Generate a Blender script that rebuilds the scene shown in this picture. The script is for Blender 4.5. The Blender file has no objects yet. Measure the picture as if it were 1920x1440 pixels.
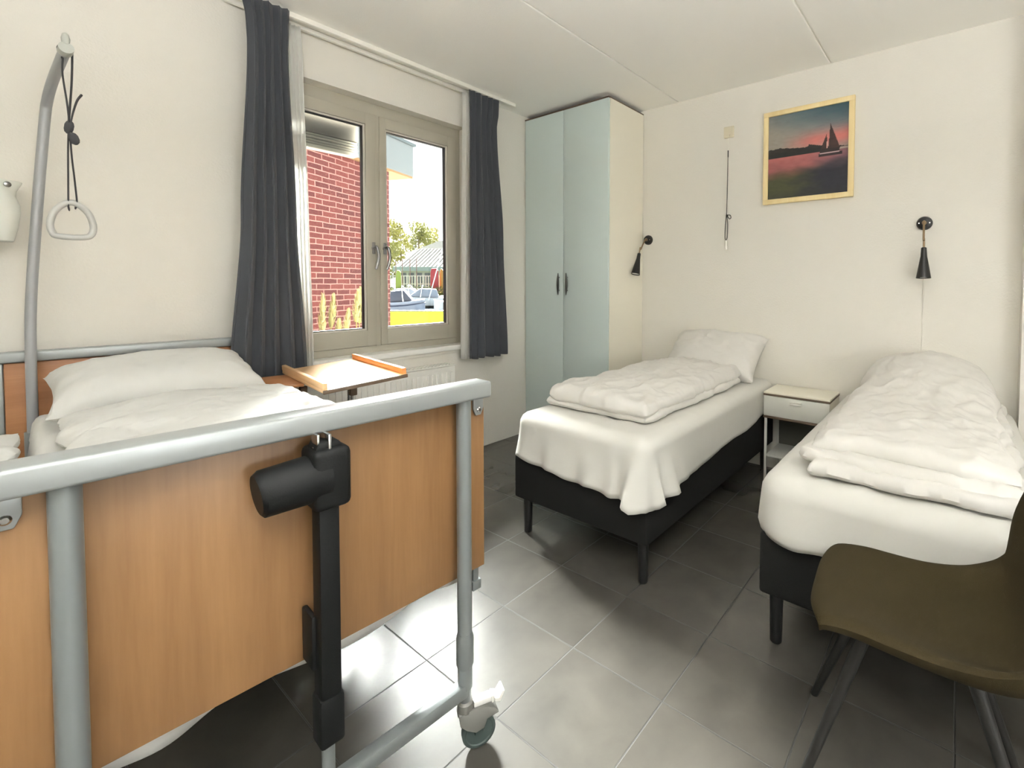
import bpy, bmesh, math, random
from mathutils import Vector, Matrix, noise

random.seed(7)
SC = bpy.context.scene
COL = SC.collection
PI = math.pi

# ------------------------------------------------------------------ materials
def _new(name):
    m = bpy.data.materials.new(name); m.use_nodes = True
    nt = m.node_tree; b = nt.nodes['Principled BSDF']
    return m, nt, b

def lin(c):
    return tuple(((v / 255) / 12.92 if v / 255 <= .04045 else ((v / 255 + .055) / 1.055) ** 2.4) for v in c) + (1,)

def node(nt, t, **kw):
    n = nt.nodes.new(t)
    for k, v in kw.items():
        if k.startswith('i_'):
            n.inputs[k[2:].replace('_', ' ')].default_value = v
        else:
            setattr(n, k, v)
    return n

def mat(name, rgb, rough=.6, metal=0, spec=.5, bump=0, bscale=200, var=0, vscale=6, sheen=0, trans=0, coords='Object', stretch=(1, 1, 1), coat=0):
    m, nt, b = _new(name)
    c = lin(rgb)
    b.inputs['Base Color'].default_value = c
    b.inputs['Roughness'].default_value = rough
    b.inputs['Metallic'].default_value = metal
    b.inputs['Specular IOR Level'].default_value = spec
    if sheen: b.inputs['Sheen Weight'].default_value = sheen
    if coat: b.inputs['Coat Weight'].default_value = coat
    L = nt.links
    tc = node(nt, 'ShaderNodeTexCoord'); mp = node(nt, 'ShaderNodeMapping'); mp.inputs['Scale'].default_value = stretch
    L.new(tc.outputs[coords], mp.inputs[0])
    if var:
        n = node(nt, 'ShaderNodeTexNoise'); n.inputs['Scale'].default_value = vscale; n.inputs['Detail'].default_value = 5
        L.new(mp.outputs[0], n.inputs['Vector'])
        mx = node(nt, 'ShaderNodeMix', data_type='RGBA')
        mx.inputs[6].default_value = tuple(max(0, v * (1 - var)) for v in c[:3]) + (1,)
        mx.inputs[7].default_value = tuple(min(1, v * (1 + var)) for v in c[:3]) + (1,)
        L.new(n.outputs[0], mx.inputs[0]); L.new(mx.outputs[2], b.inputs['Base Color'])
    if bump:
        n = node(nt, 'ShaderNodeTexNoise'); n.inputs['Scale'].default_value = bscale; n.inputs['Detail'].default_value = 3
        L.new(mp.outputs[0], n.inputs['Vector'])
        bp = node(nt, 'ShaderNodeBump'); bp.inputs['Strength'].default_value = bump; bp.inputs['Distance'].default_value = .004
        L.new(n.outputs[0], bp.inputs['Height']); L.new(bp.outputs[0], b.inputs['Normal'])
    if trans:
        tr = node(nt, 'ShaderNodeBsdfTranslucent'); tr.inputs[0].default_value = c
        ms = node(nt, 'ShaderNodeMixShader'); ms.inputs[0].default_value = trans
        out = nt.nodes['Material Output']
        L.new(b.outputs[0], ms.inputs[1]); L.new(tr.outputs[0], ms.inputs[2]); L.new(ms.outputs[0], out.inputs[0])
    return m

def wood(name, c1, c2, rough=.45, axis=2, scale=1.0):
    m, nt, b = _new(name); L = nt.links
    tc = node(nt, 'ShaderNodeTexCoord'); mp = node(nt, 'ShaderNodeMapping')
    s = [14 * scale] * 3; s[axis] = .9 * scale
    mp.inputs['Scale'].default_value = s
    L.new(tc.outputs['Object'], mp.inputs[0])
    n = node(nt, 'ShaderNodeTexNoise'); n.inputs['Scale'].default_value = 1.0; n.inputs['Detail'].default_value = 6; n.inputs['Distortion'].default_value = .4
    L.new(mp.outputs[0], n.inputs['Vector'])
    n2 = node(nt, 'ShaderNodeTexNoise'); n2.inputs['Scale'].default_value = 9; n2.inputs['Detail'].default_value = 4
    L.new(mp.outputs[0], n2.inputs['Vector'])
    ad = node(nt, 'ShaderNodeMath', operation='MULTIPLY_ADD'); ad.inputs[1].default_value = .35
    L.new(n2.outputs[0], ad.inputs[0]); L.new(n.outputs[0], ad.inputs[2])
    r = node(nt, 'ShaderNodeValToRGB')
    r.color_ramp.elements[0].position = .42; r.color_ramp.elements[0].color = lin(c1)
    r.color_ramp.elements[1].position = .92; r.color_ramp.elements[1].color = lin(c2)
    L.new(ad.outputs[0], r.inputs[0]); L.new(r.outputs[0], b.inputs['Base Color'])
    b.inputs['Roughness'].default_value = rough
    return m

M = {}
M['wall'] = mat('wall_plaster', (221, 218, 210), .85, bump=.35, bscale=90)
M['ceil'] = mat('ceiling_paint', (246, 245, 240), .9, bump=.2, bscale=120)
M['seam'] = mat('ceiling_seam', (206, 203, 190), .9)
M['frame'] = mat('window_paint', (174, 170, 156), .4, var=.04)
M['bead'] = mat('glazing_bead', (205, 202, 192), .4)
M['gasket'] = mat('black_gasket', (22, 22, 22), .6)
M['sill'] = mat('sill_white', (238, 238, 234), .3)
M['plastic_white'] = mat('white_plastic', (232, 230, 222), .35)
M['plastic_cream'] = mat('cream_plastic', (214, 206, 184), .4)
M['grey_fabric'] = mat('charcoal_curtain', (62, 65, 71), .9, bump=.5, bscale=500, sheen=.15)
M['sheer'] = mat('net_curtain', (250, 250, 248), .9, trans=.6, bump=.2, bscale=400)
M['linen'] = mat('white_linen', (209, 207, 202), .85, bump=.35, bscale=28, sheen=.1)
M['sheet'] = mat('white_sheet', (206, 205, 199), .8, bump=.25, bscale=16, sheen=.1)
M['linen_cool'] = mat('hospital_linen', (205, 205, 202), .8, bump=.25, bscale=22)
M['black_fabric'] = mat('bed_base_fabric', (28, 28, 27), .9, spec=.2, bump=.5, bscale=600)
M['black_leg'] = mat('black_leg', (22, 22, 22), .5)
M['beech'] = wood('beech_panel', (126, 92, 58), (150, 114, 76), .4, axis=2)
M['beech_dark'] = wood('brown_side_board', (88, 58, 44), (112, 74, 56), .4, axis=1)
M['beech_head'] = wood('beech_headboard', (150, 100, 62), (176, 126, 84), .4, axis=0)
M['steel'] = mat('grey_painted_steel', (132, 138, 139), .38, metal=.35, spec=.6)
M['rail'] = mat('aluminium_rail', (158, 163, 163), .36, metal=.4, spec=.6)
M['chrome'] = mat('chrome', (214, 214, 212), .18, metal=1)
M['nickel'] = mat('satin_nickel', (150, 150, 150), .3, metal=1)
M['rubber'] = mat('grey_rubber', (62, 66, 66), .6)
M['wheel'] = mat('dark_green_grey_wheel', (62, 74, 72), .5)
M['caster'] = mat('caster_plastic', (118, 118, 114), .42)
M['pedal'] = mat('brake_pedal', (226, 226, 222), .4)
M['actuator'] = mat('black_plastic', (10, 12, 12), .6, spec=.3, bump=.1, bscale=300)
M['pole'] = mat('pole_paint', (158, 160, 162), .42, metal=.2)
M['strap'] = mat('grey_strap', (66, 66, 68), .85, bump=.4, bscale=500)
M['grip'] = mat('grip_plastic', (178, 178, 174), .35)
M['glass_lamp'] = mat('frosted_glass', (246, 247, 242), .25, trans=.3)
M['maple'] = wood('table_top_wood', (214, 168, 116), (232, 194, 148), .3, axis=1)
M['lip'] = wood('orange_lip_wood', (206, 128, 66), (222, 150, 86), .4, axis=1)
M['radiator'] = mat('radiator_white', (226, 225, 220), .4)
M['door_blue'] = mat('pale_blue_door', (202, 215, 213), .45)
M['cabinet_white'] = mat('cabinet_white', (232, 228, 214), .5)
M['edge_brown'] = mat('brown_edge', (98, 82, 66), .5)
M['metal_white'] = mat('white_metal', (214, 214, 206), .4)
M['night_dark'] = mat('nightstand_back', (78, 78, 70), .6)
M['lamp_black'] = mat('lamp_black', (20, 19, 18), .4)
M['lamp_arm'] = mat('lamp_gooseneck', (140, 118, 92), .35, metal=.8)
M['bulb'] = mat('lamp_reflector', (222, 222, 220), .3)
M['pine'] = wood('pine_frame', (226, 202, 146), (238, 220, 172), .5, axis=2)
M['cord_black'] = mat('black_cord', (38, 34, 30), .7)
M['chair'] = mat('olive_fabric', (56, 48, 30), .95, spec=.15, bump=.6, bscale=700, var=.08, vscale=14)
M['chair_leg'] = mat('chair_leg_black', (26, 25, 23), .5)

def tile_material():
    m, nt, b = _new('floor_tiles'); L = nt.links
    tc = node(nt, 'ShaderNodeTexCoord'); sp = node(nt, 'ShaderNodeSeparateXYZ'); L.new(tc.outputs['Object'], sp.inputs[0])
    P = .37
    def cell(out, o):
        a = node(nt, 'ShaderNodeMath', operation='SUBTRACT'); a.inputs[1].default_value = o - 100 * P; L.new(out, a.inputs[0])
        d = node(nt, 'ShaderNodeMath', operation='DIVIDE'); d.inputs[1].default_value = P; L.new(a.outputs[0], d.inputs[0])
        f = node(nt, 'ShaderNodeMath', operation='FRACT'); L.new(d.outputs[0], f.inputs[0])
        fl = node(nt, 'ShaderNodeMath', operation='FLOOR'); L.new(d.outputs[0], fl.inputs[0])
        p = node(nt, 'ShaderNodeMath', operation='PINGPONG'); p.inputs[1].default_value = .5; L.new(f.outputs[0], p.inputs[0])
        return p, fl
    px, fx = cell(sp.outputs[0], 1.347); py, fy = cell(sp.outputs[1], 1.830)
    mn = node(nt, 'ShaderNodeMath', operation='MINIMUM'); L.new(px.outputs[0], mn.inputs[0]); L.new(py.outputs[0], mn.inputs[1])
    g = node(nt, 'ShaderNodeMapRange'); g.inputs[1].default_value = .0045; g.inputs[2].default_value = .0075
    L.new(mn.outputs[0], g.inputs[0])                       # 0 grout, 1 tile
    cb = node(nt, 'ShaderNodeCombineXYZ'); L.new(fx.outputs[0], cb.inputs[0]); L.new(fy.outputs[0], cb.inputs[1])
    wn = node(nt, 'ShaderNodeTexWhiteNoise'); L.new(cb.outputs[0], wn.inputs[0])
    off = node(nt, 'ShaderNodeVectorMath', operation='MULTIPLY_ADD'); off.inputs[1].default_value = (7, 7, 7)
    L.new(wn.outputs['Color'], off.inputs[0]); L.new(tc.outputs['Object'], off.inputs[2])
    n = node(nt, 'ShaderNodeTexNoise'); n.inputs['Scale'].default_value = 5; n.inputs['Detail'].default_value = 8; n.inputs['Distortion'].default_value = .25
    L.new(off.outputs[0], n.inputs['Vector'])
    r = node(nt, 'ShaderNodeMix', data_type='RGBA'); r.inputs[6].default_value = lin((54, 52, 48)); r.inputs[7].default_value = lin((90, 87, 81))
    L.new(n.outputs[0], r.inputs[0])
    mx = node(nt, 'ShaderNodeMix', data_type='RGBA'); mx.inputs[6].default_value = lin((40, 38, 35))
    L.new(g.outputs[0], mx.inputs[0]); L.new(r.outputs[2], mx.inputs[7]); L.new(mx.outputs[2], b.inputs['Base Color'])
    rr = node(nt, 'ShaderNodeMapRange'); rr.inputs[3].default_value = .7; rr.inputs[4].default_value = .26
    L.new(g.outputs[0], rr.inputs[0]); L.new(rr.outputs[0], b.inputs['Roughness'])
    b.inputs['Specular IOR Level'].default_value = .75
    bp = node(nt, 'ShaderNodeBump'); bp.inputs['Strength'].default_value = .5; bp.inputs['Distance'].default_value = .003
    L.new(g.outputs[0], bp.inputs['Height']); L.new(bp.outputs[0], b.inputs['Normal'])
    return m
M['tiles'] = tile_material()

def brick_material():
    m, nt, b = _new('red_brick'); L = nt.links
    tc = node(nt, 'ShaderNodeTexCoord'); sp = node(nt, 'ShaderNodeSeparateXYZ'); L.new(tc.outputs['Object'], sp.inputs[0])
    cb = node(nt, 'ShaderNodeCombineXYZ'); L.new(sp.outputs[0], cb.inputs[0]); L.new(sp.outputs[2], cb.inputs[1])
    ds = node(nt, 'ShaderNodeTexNoise'); ds.inputs['Scale'].default_value = 9; L.new(cb.outputs[0], ds.inputs['Vector'])
    va = node(nt, 'ShaderNodeVectorMath', operation='MULTIPLY_ADD'); va.inputs[1].default_value = (.014, .014, 0)
    L.new(ds.outputs['Color'], va.inputs[0]); L.new(cb.outputs[0], va.inputs[2])
    br = node(nt, 'ShaderNodeTexBrick')
    br.inputs['Scale'].default_value = 1; br.inputs['Brick Width'].default_value = .215; br.inputs['Row Height'].default_value = .068
    br.inputs['Mortar Size'].default_value = .0075; br.inputs['Mortar Smooth'].default_value = .3; br.inputs['Bias'].default_value = -.1
    br.inputs['Color1'].default_value = lin((64, 19, 21)); br.inputs['Color2'].default_value = lin((88, 38, 34)); br.inputs['Mortar'].default_value = lin((136, 100, 94))
    L.new(va.outputs[0], br.inputs['Vector'])
    n = node(nt, 'ShaderNodeTexNoise'); n.inputs['Scale'].default_value = 26; n.inputs['Detail'].default_value = 5; L.new(cb.outputs[0], n.inputs['Vector'])
    r = node(nt, 'ShaderNodeValToRGB'); r.color_ramp.elements[0].position = .56; r.color_ramp.elements[1].position = .78
    r.color_ramp.elements[0].color = (0, 0, 0, 1); r.color_ramp.elements[1].color = (.55, .55, .55, 1)
    L.new(n.outputs[0], r.inputs[0])
    mx = node(nt, 'ShaderNodeMix', data_type='RGBA'); mx.inputs[7].default_value = lin((112, 78, 70))
    L.new(r.outputs[0], mx.inputs[0]); L.new(br.outputs['Color'], mx.inputs[6]); L.new(mx.outputs[2], b.inputs['Base Color'])
    b.inputs['Roughness'].default_value = .9
    bp = node(nt, 'ShaderNodeBump'); bp.inputs['Strength'].default_value = .6; bp.inputs['Distance'].default_value = .01; bp.invert = True
    L.new(br.outputs['Fac'], bp.inputs['Height']); L.new(bp.outputs[0], b.inputs['Normal'])
    return m
M['brick'] = brick_material()

def glass_material():
    m, nt, b = _new('window_glass'); L = nt.links
    t = node(nt, 'ShaderNodeBsdfTransparent'); t.inputs[0].default_value = (.96, .98, .97, 1)
    g = node(nt, 'ShaderNodeBsdfGlossy'); g.inputs['Roughness'].default_value = .02
    f = node(nt, 'ShaderNodeFresnel'); f.inputs['IOR'].default_value = 1.45
    mx = node(nt, 'ShaderNodeMixShader'); L.new(f.outputs[0], mx.inputs[0]); L.new(t.outputs[0], mx.inputs[1]); L.new(g.outputs[0], mx.inputs[2])
    L.new(mx.outputs[0], nt.nodes['Material Output'].inputs[0])
    return m
M['glass'] = glass_material()

def attr_material(name, rough=.6):
    m, nt, b = _new(name)
    a = node(nt, 'ShaderNodeAttribute', attribute_name='Col'); nt.links.new(a.outputs['Color'], b.inputs['Base Color'])
    b.inputs['Roughness'].default_value = rough
    return m
M['painting'] = attr_material('oil_painting', .55)

# ------------------------------------------------------------------ geometry helpers
def finish(name, bm, m, parent=None, smooth=True, angle=38, loc=None):
    bmesh.ops.recalc_face_normals(bm, faces=bm.faces)
    me = bpy.data.meshes.new(name); bm.to_mesh(me); bm.free()
    o = bpy.data.objects.new(name, me); COL.objects.link(o)
    if isinstance(m, str): m = M[m]
    if m: me.materials.append(m)
    if smooth:
        for p in me.polygons: p.use_smooth = True
        me.set_sharp_from_angle(angle=math.radians(angle))
    if parent: o.parent = parent
    if loc: o.location = loc
    return o

def thing(name, label, cat, loc=(0, 0, 0), rz=0, group=None):
    o = bpy.data.objects.new(name, None); COL.objects.link(o)
    o.empty_display_size = .1
    o.location = loc; o.rotation_euler = (0, 0, rz)
    o['label'] = label; o['category'] = cat
    if group: o['group'] = group
    return o

def tag(o, label, cat, group=None, kind=None):
    o['label'] = label; o['category'] = cat
    if group: o['group'] = group
    if kind: o['kind'] = kind
    return o

def struct(o, label=None):
    o['kind'] = 'structure'
    if label: o['label'] = label
    return o

def merge(dst, src, mtx=None):
    if mtx is not None: bmesh.ops.transform(src, matrix=mtx, verts=src.verts)
    me = bpy.data.meshes.new('tmp'); src.to_mesh(me); src.free(); dst.from_mesh(me); bpy.data.meshes.remove(me)

def box(bm, x0, x1, y0, y1, z0, z1, bev=0, seg=2, mtx=None):
    b = bmesh.new(); bmesh.ops.create_cube(b, size=1)
    for v in b.verts:
        v.co = Vector(((x0 + x1) / 2 + v.co.x * (x1 - x0), (y0 + y1) / 2 + v.co.y * (y1 - y0), (z0 + z1) / 2 + v.co.z * (z1 - z0)))
    if bev: bmesh.ops.bevel(b, geom=b.edges[:] , offset=bev, segments=seg, profile=.5, affect='EDGES')
    merge(bm, b, mtx); return bm

def B(*a, **k):
    return box(bmesh.new(), *a, **k)

def tube(bm, pts, r, n=12, caps=True, closed=False, flat=None):
    pts = [Vector(p) for p in pts]; N = len(pts)
    rad = r if isinstance(r, (list, tuple)) else [r] * N
    rings = []; up = None
    for i, p in enumerate(pts):
        if closed: t = pts[(i + 1) % N] - pts[i - 1]
        else: t = (pts[min(i + 1, N - 1)] - pts[max(i - 1, 0)])
        t.normalize()
        if up is None:
            up = Vector((0, 0, 1)) if abs(t.z) < .9 else Vector((1, 0, 0))
        s = t.cross(up); s.normalize(); up = s.cross(t); up.normalize()
        ring = []
        for k in range(n):
            a = 2 * PI * k / n
            c, q = math.cos(a) * rad[i], math.sin(a) * rad[i]
            if flat: q *= flat
            ring.append(bm.verts.new(p + s * c + up * q))
        rings.append(ring)
    for i in range(N if closed else N - 1):
        a, b = rings[i], rings[(i + 1) % N]
        for k in range(n):
            bm.faces.new((a[k], a[(k + 1) % n], b[(k + 1) % n], b[k]))
    if caps and not closed:
        bm.faces.new(rings[0][::-1]); bm.faces.new(rings[-1])
    return bm

def T(*a, **k): return tube(bmesh.new(), *a, **k)

def smooth_path(pts, sub=8):
    P = [Vector(p) for p in pts]; out = []
    for i in range(len(P) - 1):
        p0 = P[max(i - 1, 0)]; p1 = P[i]; p2 = P[i + 1]; p3 = P[min(i + 2, len(P) - 1)]
        for k in range(sub):
            t = k / sub
            out.append(.5 * ((2 * p1) + (p2 - p0) * t + (2 * p0 - 5 * p1 + 4 * p2 - p3) * t * t + (3 * p1 - p0 - 3 * p2 + p3) * t ** 3))
    out.append(P[-1]); return out

def lathe(bm, prof, n=24, mtx=None, cap=True):
    b = bmesh.new(); rings = []
    for r, z in prof:
        rings.append([b.verts.new((r * math.cos(2 * PI * k / n), r * math.sin(2 * PI * k / n), z)) for k in range(n)])
    for i in range(len(rings) - 1):
        for k in range(n):
            b.faces.new((rings[i][k], rings[i][(k + 1) % n], rings[i + 1][(k + 1) % n], rings[i + 1][k]))
    if cap:
        b.faces.new(rings[0][::-1]); b.faces.new(rings[-1])
    merge(bm, b, mtx); return bm

def align(d, loc=(0, 0, 0)):
    d = Vector(d).normalized()
    return Matrix.Translation(loc) @ Vector((0, 0, 1)).rotation_difference(d).to_matrix().to_4x4()

def prism(bm, poly, axis, a0, a1, bev=0):
    """extrude a 2-D polygon along an axis: poly is in the other two axes, in x,y,z order"""
    b = bmesh.new()
    def mk(p, a):
        q = [0, 0, 0]; o = [i for i in range(3) if i != axis]
        q[o[0]], q[o[1]], q[axis] = p[0], p[1], a
        return b.verts.new(q)
    A = [mk(p, a0) for p in poly]; C = [mk(p, a1) for p in poly]; n = len(poly)
    b.faces.new(A[::-1]); b.faces.new(C)
    for i in range(n): b.faces.new((A[i], A[(i + 1) % n], C[(i + 1) % n], C[i]))
    bmesh.ops.recalc_face_normals(b, faces=b.faces)
    if bev: bmesh.ops.bevel(b, geom=b.edges[:], offset=bev, segments=2, profile=.5, affect='EDGES')
    merge(bm, b); return bm

def frame_ring(bm, x0, x1, z0, z1, wl, wr, wb, wt, y0, y1, bev=.002):
    box(bm, x0, x0 + wl, y0, y1, z0, z1, bev)
    box(bm, x1 - wr, x1, y0, y1, z0, z1, bev)
    box(bm, x0 + wl - .001, x1 - wr + .001, y0, y1, z0, z0 + wb, bev)
    box(bm, x0 + wl - .001, x1 - wr + .001, y0, y1, z1 - wt, z1, bev)
    return bm

def fbm(p, o=4):
    return noise.fractal(Vector(p), 1.0, 2.0, o)

def wrinkle(x, y, seed, amp, sx=3, sy=8):
    n = noise.noise(Vector((x * sx + seed, y * sy - seed, seed * .7)))
    n2 = noise.noise(Vector((x * sx * 2.3 + y * 3 + seed * 2, y * sy * 2.1, seed)))
    n3 = noise.noise(Vector((x * sx * 4.1 - y * 5 + seed * 3, y * sy * 3.7 + x * 4, seed * 1.9)))
    return amp * ((1 - abs(n) * 2.4) * .9 + (1 - abs(n2) * 2.4) * .55 + (1 - abs(n3) * 2.4) * .28)

def soft_slab(bm, x0, x1, y0, y1, z0, hfun, r, seed, amp, nu=90, nv=60, edge=.012, sx=3, sy=8, base=None, rot=0, piv=None):
    """closed padded slab with a rounded border; hfun(u,v) is its local thickness"""
    W, D = x1 - x0, y1 - y0
    def prof(d, rr): return 1 if d >= rr else math.sqrt(max(0, 1 - (1 - d / rr) ** 2))
    b = bmesh.new(); top = []; bot = []
    cr, sr = math.cos(rot), math.sin(rot)
    pv = piv or ((x0 + x1) / 2, (y0 + y1) / 2)
    for i in range(nu + 1):
        rt, rb = [], []
        # cluster samples at the borders
        u = .5 - .5 * math.cos(PI * i / nu); u = .35 * u + .65 * (i / nu)
        for j in range(nv + 1):
            v = .5 - .5 * math.cos(PI * j / nv); v = .35 * v + .65 * (j / nv)
            x = x0 + u * W; y = y0 + v * D
            e = prof(min(u, 1 - u) * W, r) * prof(min(v, 1 - v) * D, r)
            ox = edge * fbm((x * 5 + seed, y * 5, 1.3)) * 2; oy = edge * fbm((x * 5, y * 5 + seed, 7.7)) * 2
            h = hfun(u, v)
            zt = z0 + h * (.45 + .55 * e) + wrinkle(x, y, seed, amp, sx, sy) * min(1, e * 1.2) + amp * .8 * fbm((x * 4, y * 4, seed))
            zb = z0 + h * .45 * (1 - e)
            if base: bz = base(x, y); zt += bz; zb += bz
            X, Y = x + ox, y + oy
            dx, dy = X - pv[0], Y - pv[1]
            X, Y = pv[0] + dx * cr - dy * sr, pv[1] + dx * sr + dy * cr
            rt.append(b.verts.new((X, Y, zt))); rb.append(None if i in (0, nu) or j in (0, nv) else b.verts.new((X, Y, zb)))
        top.append(rt); bot.append(rb)
    for i in range(nu + 1):
        for j in range(nv + 1):
            if bot[i][j] is None: bot[i][j] = top[i][j]
    for i in range(nu):
        for j in range(nv):
            b.faces.new((top[i][j], top[i + 1][j], top[i + 1][j + 1], top[i][j + 1]))
            q = [bot[i][j], bot[i][j + 1], bot[i + 1][j + 1], bot[i + 1][j]]
            if len(set(q)) == 4 and set(q) != set((top[i][j], top[i + 1][j], top[i + 1][j + 1], top[i][j + 1])):
                b.faces.new(q)
    merge(bm, b); return bm

def pillow(bm, W, D, H, seed, amp=.006, n=44, mtx=None, p=2.6):
    b = bmesh.new(); top = []; bot = []
    for i in range(n + 1):
        rt, rb = [], []
        for j in range(n + 1):
            u = -1 + 2 * i / n; v = -1 + 2 * j / n
            t = ((1 - abs(u) ** p) * (1 - abs(v) ** p)) ** .5
            pin = 1 - .07 * (1 - abs(v) ** 2) * abs(u) ** 4 ; pin2 = 1 - .07 * (1 - abs(u) ** 2) * abs(v) ** 4
            x = u * W / 2 * pin; y = v * D / 2 * pin2
            w = wrinkle(x, y, seed, amp, 6, 6) + amp * fbm((x * 9, y * 9, seed))
            rad = max(abs(u), abs(v)) ** 6
            w += amp * 1.4 * rad * math.sin(14 * math.atan2(v, u) + seed)
            rt.append(b.verts.new((x, y, H * .55 * t + w * min(1, t * 2 + .2))))
            rb.append(None if i in (0, n) or j in (0, n) else b.verts.new((x, y, -H * .45 * t)))
        top.append(rt); bot.append(rb)
    for i in range(n + 1):
        for j in range(n + 1):
            if bot[i][j] is None: bot[i][j] = top[i][j]
    for i in range(n):
        for j in range(n):
            b.faces.new((top[i][j], top[i + 1][j], top[i + 1][j + 1], top[i][j + 1]))
            q = [bot[i][j], bot[i][j + 1], bot[i + 1][j + 1], bot[i + 1][j]]
            if len(set(q)) == 4 and set(q) != set((top[i][j], top[i + 1][j], top[i + 1][j + 1], top[i][j + 1])): b.faces.new(q)
    merge(bm, b, mtx); return bm

def rrect(x0, x1, y0, y1, rc, ns=40, nl=70, nc=9):
    """points and outward normals around a rounded rectangle, fixed counts per side"""
    out = []
    rc = min(rc, (x1 - x0) / 2 - .002, (y1 - y0) / 2 - .002)
    def side(a, b, n, nx, ny):
        for i in range(n): out.append((a[0] + (b[0] - a[0]) * i / n, a[1] + (b[1] - a[1]) * i / n, nx, ny))
    def corner(cx, cy, a0):
        for i in range(nc):
            a = a0 + PI / 2 * i / nc; out.append((cx + rc * math.cos(a), cy + rc * math.sin(a), math.cos(a), math.sin(a)))
    side((x0 + rc, y0), (x1 - rc, y0), nl, 0, -1); corner(x1 - rc, y0 + rc, -PI / 2)
    side((x1, y0 + rc), (x1, y1 - rc), ns, 1, 0); corner(x1 - rc, y1 - rc, 0)
    side((x1 - rc, y1), (x0 + rc, y1), nl, 0, 1); corner(x0 + rc, y1 - rc, PI / 2)
    side((x0, y1 - rc), (x0, y0 + rc), ns, -1, 0); corner(x0 + rc, y0 + rc, PI)
    return out

def draped(x0, x1, y0, y1, zt, hem, flare, r=.05, rc=.06, seed=1, amp=.004):
    bm = bmesh.new(); rings = []
    D = min(x1 - x0, y1 - y0) / 2 - .03
    for f in (1, .8, .6, .42, .27, .15, .06, 0):
        d = r + f * (D - r)
        rings.append([(x, y, zt + wrinkle(x, y, seed, amp, 4, 4) + amp * fbm((x * 6, y * 6, seed))) for x, y, _, _ in rrect(x0 + d, x1 - d, y0 + d, y1 - d, rc)])
    base = rrect(x0, x1, y0, y1, rc)
    for a in (25, 50, 75, 90):
        a = math.radians(a); d = r * (1 - math.sin(a))
        rings.append([(x - nx * d, y - ny * d, zt - r * (1 - math.cos(a)) + amp * .6 * fbm((x * 6, y * 6, seed))) for x, y, nx, ny in base])
    m = 10
    for k in range(1, m + 1):
        t = k / m; ring = []
        for i, (x, y, nx, ny) in enumerate(base):
            zh = hem(x, y, nx, ny)
            z = zt - r + (zh - zt + r) * t
            o = flare(x, y, nx, ny, t, i) + .004 * t * fbm((x * 8, y * 8, z * 5 + seed))
            ring.append((x + nx * o, y + ny * o, z))
        rings.append(ring)
    V = [[bm.verts.new(p) for p in rg] for rg in rings]
    n = len(V[0])
    bm.faces.new(V[0])
    for a, b in zip(V, V[1:]):
        for i in range(n): bm.faces.new((a[i], a[(i + 1) % n], b[(i + 1) % n], b[i]))
    return bm

def solidify(o, t, off=-1):
    md = o.modifiers.new('thickness', 'SOLIDIFY'); md.thickness = t; md.offset = off; return o

def copy_tree(o, parent=None):
    c = o.copy(); COL.objects.link(c)
    if parent: c.parent = parent
    for ch in [k for k in SC.objects if k.parent == o]: copy_tree(ch, c)
    return c

# ------------------------------------------------------------------ measures (metres)
H, YA, XB, ZC = 1.341, 3.065, 3.615, 2.826      # eye height, window wall, painting wall, ceiling
YC = -.27                                         # short wall beside the right-hand bed
XL, YR = -1.5, -2.5                               # rest of the room behind the camera

# ------------------------------------------------------------------ room shell
struct(finish('floor', B(XL - .1, XB + .1, YR - .1, YA + .3, -.08, 0), 'tiles', smooth=False))
bm = bmesh.new()
box(bm, XL - .1, XB + .1, YR - .1, YA + .3, ZC + .012, ZC + .1)
ys = [YR - .1, -.41, .71, 1.83, YA + .3]
for a, b in zip(ys, ys[1:]): box(bm, XL - .1, XB + .1, a + .005, b - .005, ZC, ZC + .02, .004)
struct(finish('ceiling', bm, 'ceil', smooth=False))
# window wall with its opening
WX0, WX1, WZ0, WZ1 = 1.035, 2.445, .872, 2.562
bm = bmesh.new()
for a in ((XL, WX0, 0, ZC + .02), (WX1, XB + .1, 0, ZC + .02), (WX0, WX1, 0, WZ0), (WX0, WX1, WZ1, ZC + .02)):
    box(bm, a[0], a[1], YA, YA + .2, a[2], a[3])
struct(finish('wall_back', bm, 'wall', smooth=False))
struct(finish('wall_right', B(XB, XB + .1, YR, YA, 0, ZC + .02), 'wall', smooth=False))
bm = bmesh.new(); box(bm, 3.50, XB, YC - .1, YC, 0, ZC + .02)
struct(finish('wall_front', bm, 'wall', smooth=False))
struct(finish('wall_left', B(XL - .1, XL, YR, YA, 0, ZC + .02), 'wall', smooth=False))
struct(finish('wall_rear', B(XL - .1, XB + .1, YR - .1, YR, 0, ZC + .02), 'wall', smooth=False))

struct(finish('wall_outside', frame_ring(bmesh.new(), XL, XB + .1, -.15, ZC + .4, WX0 - XL, XB - .35 - WX1, WZ0 + .15, ZC + .4 - WZ1, YA + .201, YA + .28, 0), 'brick', smooth=False))

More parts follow.
